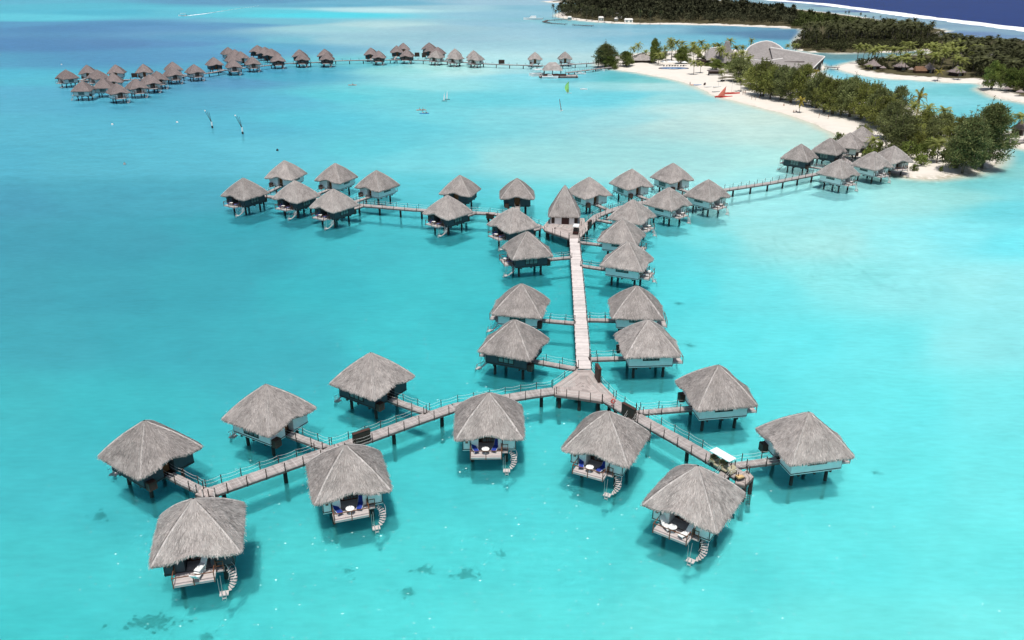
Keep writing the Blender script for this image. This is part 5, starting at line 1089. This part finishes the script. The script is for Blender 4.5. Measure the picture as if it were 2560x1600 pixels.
def boat(label, px, py, rz, L, B, H, canopy=None, cabin=None, grp='boats by the dock', z=-.25, cat=False):
    x, y = G(px, py, 0); o = thing('motor_boat', label, 'boat', (x, y, 0), rad(rz), grp)
    if cat:
        for s in (-1, 1): part('hull', hull(MB(), L, B*.3, H, z=z).mesh('hull', BOATW), o, (0, s*B*.35, 0))
        part('deck', MB().box(-L*.42,L*.36,-B*.47,B*.47,H+z-.02,H+z+.22).mesh('deck', BOATW), o)
    else: part('hull', hull(MB(), L, B, H, z=z).mesh('hull', BOATW), o)
    top = H+z
    if cabin: part('cabin', MB().box(-L*.15,L*.12,-B*.3,B*.3,top+.01,top+cabin).add([(L*.12,-B*.3,top+.01),(L*.22,-B*.25,top+.01),(L*.22,B*.25,top+.01),(L*.12,B*.3,top+.01),(L*.12,-B*.3,top+cabin*.9),(L*.12,B*.3,top+cabin*.9)],[(0,1,4),(1,2,5,4),(2,3,5)]).mesh('cabin', BOATW), o); part('windscreen', MB().box(-L*.14,L*.11,-B*.3-.02,-B*.3-.003,top+cabin*.5,top+cabin*.85).mesh('windscreen', GLASS), o)
    if canopy:
        part('canopy', MB().box(-L*.42,L*.22,-B*.48,B*.48,top+canopy,top+canopy+.12).mesh('canopy', BOATW), o)
        for a in (-L*.38, L*.18):
            for b in (-B*.42, B*.42): part('canopy_post', MB().bar((a,b,top),(a,b,top+canopy),.06,n=5).mesh('canopy_post', STEEL), o)
    part('outboard', MB().box(-L*.5-.45,-L*.5-.05,-.25,.25,top-.5,top+.45).mesh('outboard', BLACK), o)
    return o
boat('white covered catamaran moored at the end of the dock', 1342, 189.5, 205, 8.5, 4.6, 1.5, canopy=2.2, cat=True)
boat('white motorboat with a low cabin alongside the dock', 1375, 196, 3, 9.0, 3.0, 1.3, cabin=1.0)
boat('small white boat tied beside the jetty', 1451, 186, 8, 6.5, 2.2, .9, cabin=.5)
boat('small pale boat near the root of the jetty', 1501, 177.5, 8, 5.5, 2.0, .8)
bx = boat('white covered speedboat pulling a long wake, far upper left', 456, 40, 188, 9, 3.2, 1.3, canopy=1.9, grp='boats away from the dock')
boat('white ferry lying off the far island jetty', 1333, 49.5, 178, 22, 5.0, 2.2, cabin=2.4, grp='boats away from the dock')
# wake
wk = MB(); P = fine([(458,41),(520,33.5),(580,24),(650,14)], 4); K = 5; rr = random.Random(9)
for i, p in enumerate(P):
    f = i/len(P); w = (4.0+8*min(1,f*4))*(1-f*.85)
    for k in range(K): wk.v.append((p.x+rr.uniform(-.4,.4), p.y+(k/(K-1)-.5)*2*w+rr.uniform(-.6,.6)*(k in (0,4)), .03+(.5*(1-f)*(1-abs(k-2)/2))*rr.uniform(.5,1.2)))
wk.f = [(i*K+k, i*K+k+1, (i+1)*K+k+1, (i+1)*K+k) for i in range(len(P)-1) for k in range(K-1)]; wk.t = [1]*len(wk.f); wk.m = [0]*len(wk.f)
struct('wake', wk.mesh('wake', FOAM, True), 'stuff')
# people: one continuous skinned body each
def person_mesh(name, joints, bones, radii):
    me = bpy.data.meshes.new(name); me.from_pydata(joints, bones, []); ob = bpy.data.objects.new(name, me); col.objects.link(ob)
    md = ob.modifiers.new('skin', 'SKIN'); sv = me.skin_vertices[0].data
    for i, rr in enumerate(radii): sv[i].radius = (rr, rr)
    sv[0].use_root = True; ob.modifiers.new('sub', 'SUBSURF').levels = 1
    dg = bpy.context.evaluated_depsgraph_get(); out = bpy.data.meshes.new_from_object(ob.evaluated_get(dg)); bpy.data.objects.remove(ob); out.materials.clear(); out.materials.append(SKIN); out.name = name; return out
BON = [(0,1),(1,2),(2,3),(3,4),(2,5),(5,6),(6,7),(2,8),(8,9),(9,10),(0,11),(11,12),(12,13),(13,14),(0,15),(15,16),(16,17),(17,18)]
RAD = [.14,.13,.13,.06,.11,.06,.045,.04,.06,.045,.04,.09,.06,.045,.04,.09,.06,.045,.04]
STAND = [(0,0,.95),(0,0,1.15),(0,0,1.42),(0,-.01,1.54),(0,-.02,1.66),(-.2,0,1.40),(-.26,.02,1.12),(-.25,-.08,.86),(.2,0,1.40),(.27,.03,1.12),(.26,-.06,.86),(-.10,0,.86),(-.11,-.06,.48),(-.11,.04,.08),(-.11,-.10,.03),(.10,0,.86),(.12,.06,.48),(.12,.14,.08),(.12,.02,.03)]
SIT = [(0,0,.14),(0,-.02,.36),(0,.02,.62),(0,.0,.74),(0,-.02,.86),(-.2,0,.60),(-.26,-.12,.36),(-.2,-.32,.30),(.2,0,.60),(.26,-.12,.36),(.2,-.32,.30),(-.10,-.1,.14),(-.13,-.45,.34),(-.12,-.8,.10),(-.12,-.9,.14),(.10,-.1,.14),(.13,-.45,.34),(.12,-.8,.10),(.12,-.9,.14)]
PST, PSI = person_mesh('person', STAND, BON, RAD), person_mesh('person', SIT, BON, RAD)
def shorts(z, sit=False):
    return MB().lathe([(.175,z-.16),(.175,z+.06),(.15,z+.12)], 10).mesh('shorts', CLOTHD)
def person(label, x, y, z, rz, sit=False, cloth=CLOTHD):
    o = thing('person', label, 'person', (x, y, z), rad(rz), 'people on the beach and water', PSI if sit else PST)
    hz = .86 if sit else 1.66; part('hair', MB().lathe([(.09,.0),(.125,.04),(.10,.12),(.03,.15)], 8, (0,0,hz)).mesh('hair', HAIR), o)
    part('clothing', MB().lathe([(.17,-.17),(.175,.02),(.15,.10)] if not sit else [(.17,-.08),(.175,.08),(.15,.18)], 10, (0,0,.95 if not sit else .14)).mesh('clothing', cloth), o)
    return o
for px, py, rz, st, cl, lb in [(1725,211,30,0,CLOTHD,'person standing at the waterline beside the beached kayaks'),(1857,239,10,0,CLOTHD,'left one of two people walking under the lone palm'),(1862,238,-10,0,CLOTHR,'right one of two people walking under the lone palm'),(1879,250,60,0,CLOTHD,'person walking on the sand right of the red canoe'),(1888,252,60,0,CLOTHW,'person in white walking just behind another on the sand'),(1984,281,0,1,CLOTHD,'left one of two people sitting on the narrow beach'),(1989.5,281,20,1,CLOTHR,'right one of two people sitting on the narrow beach'),(2047,296,40,0,CLOTHW,'pale figure strolling where the beach narrows'),(2070,299,40,0,CLOTHD,'dark figure strolling where the beach narrows'),(1959,266,0,1,CLOTHR,'person in red sitting under the beach trees'),(1898,247,0,1,CLOTHR,'person in red by a lounger under the casuarinas')]:
    x, y = G(px, py, .5); person(lb, x, y, max(.05, gz_at(x, y)), rz, bool(st), cl)
def kayak(label, px, py, rz, m, crew, L=4.2, z=-.05, lab=None):
    x, y = G(px, py, z+.2); o = thing('kayak', label, 'kayak', (x, y, z), rad(rz), 'kayaks'); part('hull', hull(MB(), L/2, .75, .32, sharp=1, stern=.9).mesh('hull', m), o, (L/4,0,0)); part('hull', hull(MB(), L/2, .75, .32, sharp=1, stern=.9).mesh('hull', m), o, (-L/4,0,0), math.pi)
    for k in range(crew):
        a = rad(rz); dx = (-.7+1.4*k) if crew > 1 else 0
        person((lab or 'person paddling the kayak') if crew == 1 else ('front' if k else 'rear') + ' ' + (lab or 'paddler'), x+dx*math.cos(a), y+dx*math.sin(a), z+.28, rz+90, True, CLOTHD if k else CLOTHW)
kayak('coral kayak alone in front of the far pier', 881, 212.5, 4, PINK, 1, lab='paddler alone in the coral kayak before the far pier')
kayak('coral kayak with two paddlers in the middle of the bay', 1053, 275, 6, PINK, 2, lab='paddler of the coral double kayak in mid bay')
kayak('blue kayak close behind the coral one in the middle of the bay', 1061, 283.5, 8, BLUEP, 2, lab='paddler of the blue double kayak in mid bay')
for px, py, m, lb in [(1735,212,PINK,'coral kayak pulled up on the sand, lower of the beached ones'),(1744,212,BLUEP,'blue kayak pulled up beside the coral one'),(1770,217,BOATW,'white dinghy drawn up on the sand above the canoes'),(1790,229,STEEL,'grey canoe lying on the sand left of the red sail')]:
    x, y = G(px, py, .5); kayak(lb, px, py, 5, m, 0, 4.2, max(.05, gz_at(x, y)))
x, y = G(1762, 212, .6); o = thing('jet_ski', 'dark maroon jet ski on the sand behind the kayaks', 'jet ski', (x, y, gz_at(x,y)), 20); part('hull', hull(MB(), 3.2, 1.1, .6).mesh('hull', MAROON), o); part('seat', MB().box(-1.1,.3,-.25,.25,.6,.95).mesh('seat', BLACK), o); part('handlebar', MB().bar((.4,-.4,1.1),(.4,.4,1.1),.04).bar((.4,0,.6),(.4,0,1.1),.1).mesh('handlebar', BLACK), o)
# red sailing outrigger on the beach
x, y = G(1809, 243, .2); zc = max(.1, gz_at(x, y)); o = thing('sailing_outrigger', 'sailing canoe with a red triangular sail at the edge of the beach', 'sailing canoe', (x, y, zc), rad(4))
part('hull', hull(MB(), 8.5, .7, .6).mesh('hull', RED), o); part('outrigger', hull(MB(), 5.5, .3, .3).mesh('outrigger', PINK), o, (0, 3.2, .05))
for a in (-1.2, 1.2): part('crossbeam', MB().bar((a,0,.65),(a,3.2,.4),.05).mesh('crossbeam', TIMB), o)
part('mast', MB().bar((.3,0,.4),(.75,0,5.3),.06,.04).mesh('mast', TIMB), o)
sv_ = []; 
for i in range(7):
    t = i/6; zz = .8+4.3*t; xr = .40+.35*t; xl = xr-3.3*(1-t)**.9
    for k in range(5): s = k/4; sv_.append((xl+(xr-xl)*s, -.5*math.sin(math.pi*s)*(1-t), zz))
part('sail', MB().add(sv_, [(i*5+k, i*5+k+1, (i+1)*5+k+1, (i+1)*5+k) for i in range(6) for k in range(4)]).mesh('sail', REDSAIL, True), o)
x, y = G(1828, 236, .5); o = thing('outrigger_canoe', 'red outrigger canoe with bare mast right behind the red sail', 'canoe', (x, y, gz_at(x,y)), rad(6)); part('hull', hull(MB(), 8.5, .7, .6).mesh('hull', RED), o); part('outrigger', hull(MB(), 5.5, .3, .3).mesh('outrigger', PINK), o, (0,2.8,.05)); part('mast', MB().bar((0,0,.4),(0,0,7),.05).mesh('mast', STEEL), o)
for a in (-1.2, 1.2): part('crossbeam', MB().bar((a,0,.65),(a,2.8,.4),.05).mesh('crossbeam', TIMB), o)
x, y = G(1793, 220, .5); o = thing('sailing_dinghy', 'dinghy with a bare mast and no sail, left behind the red sail', 'dinghy', (x, y, gz_at(x,y)), rad(10)); part('hull', hull(MB(), 4.5, 1.3, .5).mesh('hull', BOATW), o); part('mast', MB().bar((.5,0,.4),(.7,0,7),.05).mesh('mast', STEEL), o)
# windsurfers
def windsurf(label, px, py, m, H, tilt, w, rz, plab):
    x, y = G(px, py, 0); o = thing('windsurf_board', label, 'windsurfer', (x, y, 0), rad(rz), 'windsurfers in the bay')
    part('board', hull(MB(), 3.0, .7, .16, z=-.02).mesh('board', BOATW), o); vs = []
    for i in range(9):
        t = i/8; ww = w*math.sin(math.pi*min(1, .12+t*.86))**.8*(1-.35*t)
        for k in range(4): vs.append((tilt*t*H - ww*k/3, .18*math.sin(math.pi*k/3), .5+t*H))
    part('sail', MB().add(vs, [(i*4+k, i*4+k+1, (i+1)*4+k+1, (i+1)*4+k) for i in range(8) for k in range(3)]).mesh('sail', m, True), o); part('mast', MB().bar((0,0,.14),(tilt*H,0,.5+H),.05).mesh('mast', BLACK), o)
    a = rad(rz); person(plab, x-.7*math.cos(a), y-.7*math.sin(a)-.5, .14, 200+rz, False, CLOTHD)
windsurf('windsurf board with a bright lime sail off the dock', 1422, 233, GREENSAIL, 5.0, -.05, 2.3, 0, 'rider holding the lime windsurf sail'); windsurf('windsurf board with a pale red sail leaning over', 1404, 277, PALESAIL, 4.8, -.45, .9, 60, 'rider leaning back under the pale red sail')
for px, py, lb in [(1111,253,'left of two small pale sails in the bay'),(1118,249,'right of two small pale sails in the bay')]:
    x, y = G(px, py, 0); o = thing('sailboard', lb, 'sailboard', (x, y, 0), 0, 'small sails in mid bay'); part('board', hull(MB(), 2.6, .7, .2).mesh('board', TIMB), o); part('sail', MB().add([(-.5,0,.4),(.15,0,.4),(.25,.05,2.2),(.1,0,4.0),(-.25,0,2.4)],[(0,1,2,3,4)]).mesh('sail', BOATW), o)
x, y = G(1459, 224, 0); o = thing('pedal_boat', 'small white float craft right of the lime sail', 'float', (x, y, -.05), 0)
for s in (-.6,.6): part('hull', hull(MB(), 3.6, .6, .45).mesh('hull', BOATW), o, (0,s,0))
part('seat', MB().box(-.6,.5,-.8,.8,.46,.62).mesh('seat', BOATW), o)
# channel marks and buoys
for px, py, tp, lb in [(531,320,277,'channel mark with three rods on a white post, left and farther'),(607,335,289,'channel mark with three rods on a white post, right and nearer')]:
    x, y = G(px, py, 0); H = V(px, tp, y)[2]; o = thing('channel_mark', lb, 'channel mark', (x, y, 0), 0, 'channel marks'); part('post', MB().lathe([(.3,.9),(.28,H*.36)],10).mesh('post', WHITEP), o); part('base', MB().lathe([(.36,-3),(.34,.88)],10).mesh('base', PILE), o)
    for a, b, rr_ in ((-1.9,H,.11),(-1.2,H*.98,.08),(-.45,H*.95,.07)): part('rod', MB().bar((a*.05,0,H*.34),(a,0,b),.09,.06).mesh('rod', TIMB), o)
    part('topmark', MB().lathe([(.05,-.3),(.32,0),(.05,.3)],8,(-1.9,0,H)).mesh('topmark', WHITEP), o)
for px, py, m, lb in [(281,312,WHITEP,'white buoy at the far left'),(443,306.5,WHITEP,'white buoy left of the channel marks'),(693.5,376.5,BLACK,'black buoy above the western bungalows'),(311.7,411,STEEL,'grey buoy low at the left'),(154,162,WHITEP,'white buoy behind the left tip of the far row')]:
    x, y = G(px, py, 0); o = thing('buoy', lb, 'buoy', (x, y, 0), 0, 'buoys'); part('float', MB().lathe([(.1,-.3),(.42,0),(.36,.4),(.08,.55)],10).mesh('float', m), o); part('eye', MB().lathe([(.1,.55),(.12,.62),(.05,.75)],8).mesh('eye', BLACK), o)
# footbridges and the far jetty, far houses
boardwalk('footbridge', 'white-railed little bridge at the end of the great hall', 'footbridge', None, [G(2064,166,1.4), G(2097,168.5,1.4)], 2.2, z=1.4, plank=.6, post=3, pile=6, rope=False, seed=140)
boardwalk('footbridge', 'bridge at the picture edge beyond the sandy tip', 'footbridge', None, [G(2480,350,1.8), G(2640,349,1.8)], 2.4, z=1.8, plank=.4, post=2.6, pile=6, rope=False, seed=141)
boardwalk('boardwalk', 'dark curved jetty off the far island, bending toward the ferry', 'boardwalk', 'jetties by the beach', [G(1425,47.5,1), G(1370,50,1), G(1358,53.5,1), G(1380,57.5,1), G(1416,60,1)], 2.6, z=1.0, plank=1.0, post=8, pile=10, rope=False, m=BEAMW, seed=142)
boardwalk('boardwalk', 'low dark jetty alone off the far island beach', 'boardwalk', 'jetties by the beach', [G(1432,61.5,1), G(1482,64,1)], 2.6, z=1.0, plank=1.0, post=8, pile=10, rope=False, m=BEAMW, seed=143)
for px, bs, w, h, lb in [(1502,46,12,4.5,'small white house left of the far island villas'),(1552,40,26,6.5,'largest white villa on the far island, long flat roof'),(1540,46,8,3.2,'tiny white shed in front of the largest villa'),(1571,50,20,4.0,'low white-roofed house at the far island beach'),(1424,44,9,4.0,'pale hut under the palms at the far island tip')]:
    x, y = G(px, bs+6, .8); dp = y*CT+CH*ST; hw = w*dp/FOC/2; o = thing('villa', lb, 'house', (x, y, .4), 0, 'far island villas'); part('wall', MB().box(-hw,hw,-3,3,0,h-.6).mesh('wall', CREAM), o); part('roof', MB().add([(-hw-.3,-3.4,h-.6),(hw+.3,-3.4,h-.6),(hw-.5,0,h+.5),(-hw+.5,0,h+.5),(-hw-.3,3.4,h-.6),(hw+.3,3.4,h-.6)],[(0,1,2,3),(3,2,5,4),(0,3,4),(1,5,2),(0,4,5,1)]).mesh('roof', CREAM), o)
    for s in (-.5,.5): part('window', MB().box(s*hw-1,s*hw+1,-3.06,-3.003,.8,h-1.4).mesh('window', GLASS), o)
# parasols and tables at the sand spit
for px, py, lb in [(2515,232,'thatched parasol on the sand spit, left'),(2548,240,'thatched parasol on the sand spit, right'),(2206,178,'small grey parasol between the first two beach huts'),(2277,182,'small grey parasol between the middle beach huts')]:
    x, y = G(px, py, .8); o = thing('thatched_parasol', lb, 'parasol', (x, y, .7), 0, 'thatched beach parasols'); part('canopy', MB().lathe([(1.9,2.0),(1.0,2.6),(.1,3.1)],10).mesh('canopy', THATCH_FAR), o); part('pole', MB().bar((0,0,-.2),(0,0,3.0),.07,n=5).mesh('pole', TIMB), o)
x, y = G(1806, 205, .6); thing('palm_pot', 'dark round pot under the potted beach palm', 'pot', (x, y-.2, .7), 0, None, MB().lathe([(.9,0),(1.25,.9),(1.05,1.0),(.95,.85)],12).mesh('palm_pot', BLACK))
# ---------------------------------------------------------------- light, air, camera
SUN_EL, SUN_AZ = rad(71.5), rad(182)                           # azimuth clockwise from straight ahead
w = bpy.data.worlds.new('World'); sc.world = w; w.use_nodes = True
nt = w.node_tree; nt.nodes.clear(); sk = nt.nodes.new('ShaderNodeTexSky'); sk.sky_type = 'NISHITA'; sk.sun_disc = False
sk.sun_elevation = SUN_EL; sk.sun_rotation = SUN_AZ; sk.air_density = 1.0; sk.dust_density = 2.0; sk.ozone_density = 1.0
bg = nt.nodes.new('ShaderNodeBackground'); bg.inputs['Strength'].default_value = .092; wo = nt.nodes.new('ShaderNodeOutputWorld')
nt.links.new(sk.outputs[0], bg.inputs[0]); nt.links.new(bg.outputs[0], wo.inputs[0])
sl = bpy.data.lights.new('sun', 'SUN'); sl.energy = 4.1; sl.angle = rad(.6); sl.color = (1, .965, .91)
so = link(bpy.data.objects.new('sun', sl)); dv = Vector((math.sin(SUN_AZ)*math.cos(SUN_EL), math.cos(SUN_AZ)*math.cos(SUN_EL), math.sin(SUN_EL)))
so.rotation_euler = dv.to_track_quat('Z', 'Y').to_euler()
cam = bpy.data.cameras.new('camera'); co = link(bpy.data.objects.new('camera', cam)); cam.sensor_width = 36; cam.lens = FOC/2560*36; cam.clip_start = 1; cam.clip_end = 40000
co.matrix_world = Matrix.Translation((0,0,CH)) @ Matrix.Rotation(math.pi/2-TH, 4, 'X') @ Matrix.Rotation(ROLL, 4, 'Z')
sc.camera = co
vs = sc.view_settings; vs.view_transform = 'Standard'; vs.look = 'None'; vs.exposure = 0.0; vs.gamma = 1.0
sc.cycles.max_bounces = 6; sc.cycles.diffuse_bounces = 3; sc.cycles.glossy_bounces = 2; sc.cycles.transmission_bounces = 2; sc.cycles.transparent_max_bounces = 8
sc.cycles.caustics_reflective = False; sc.cycles.caustics_refractive = False
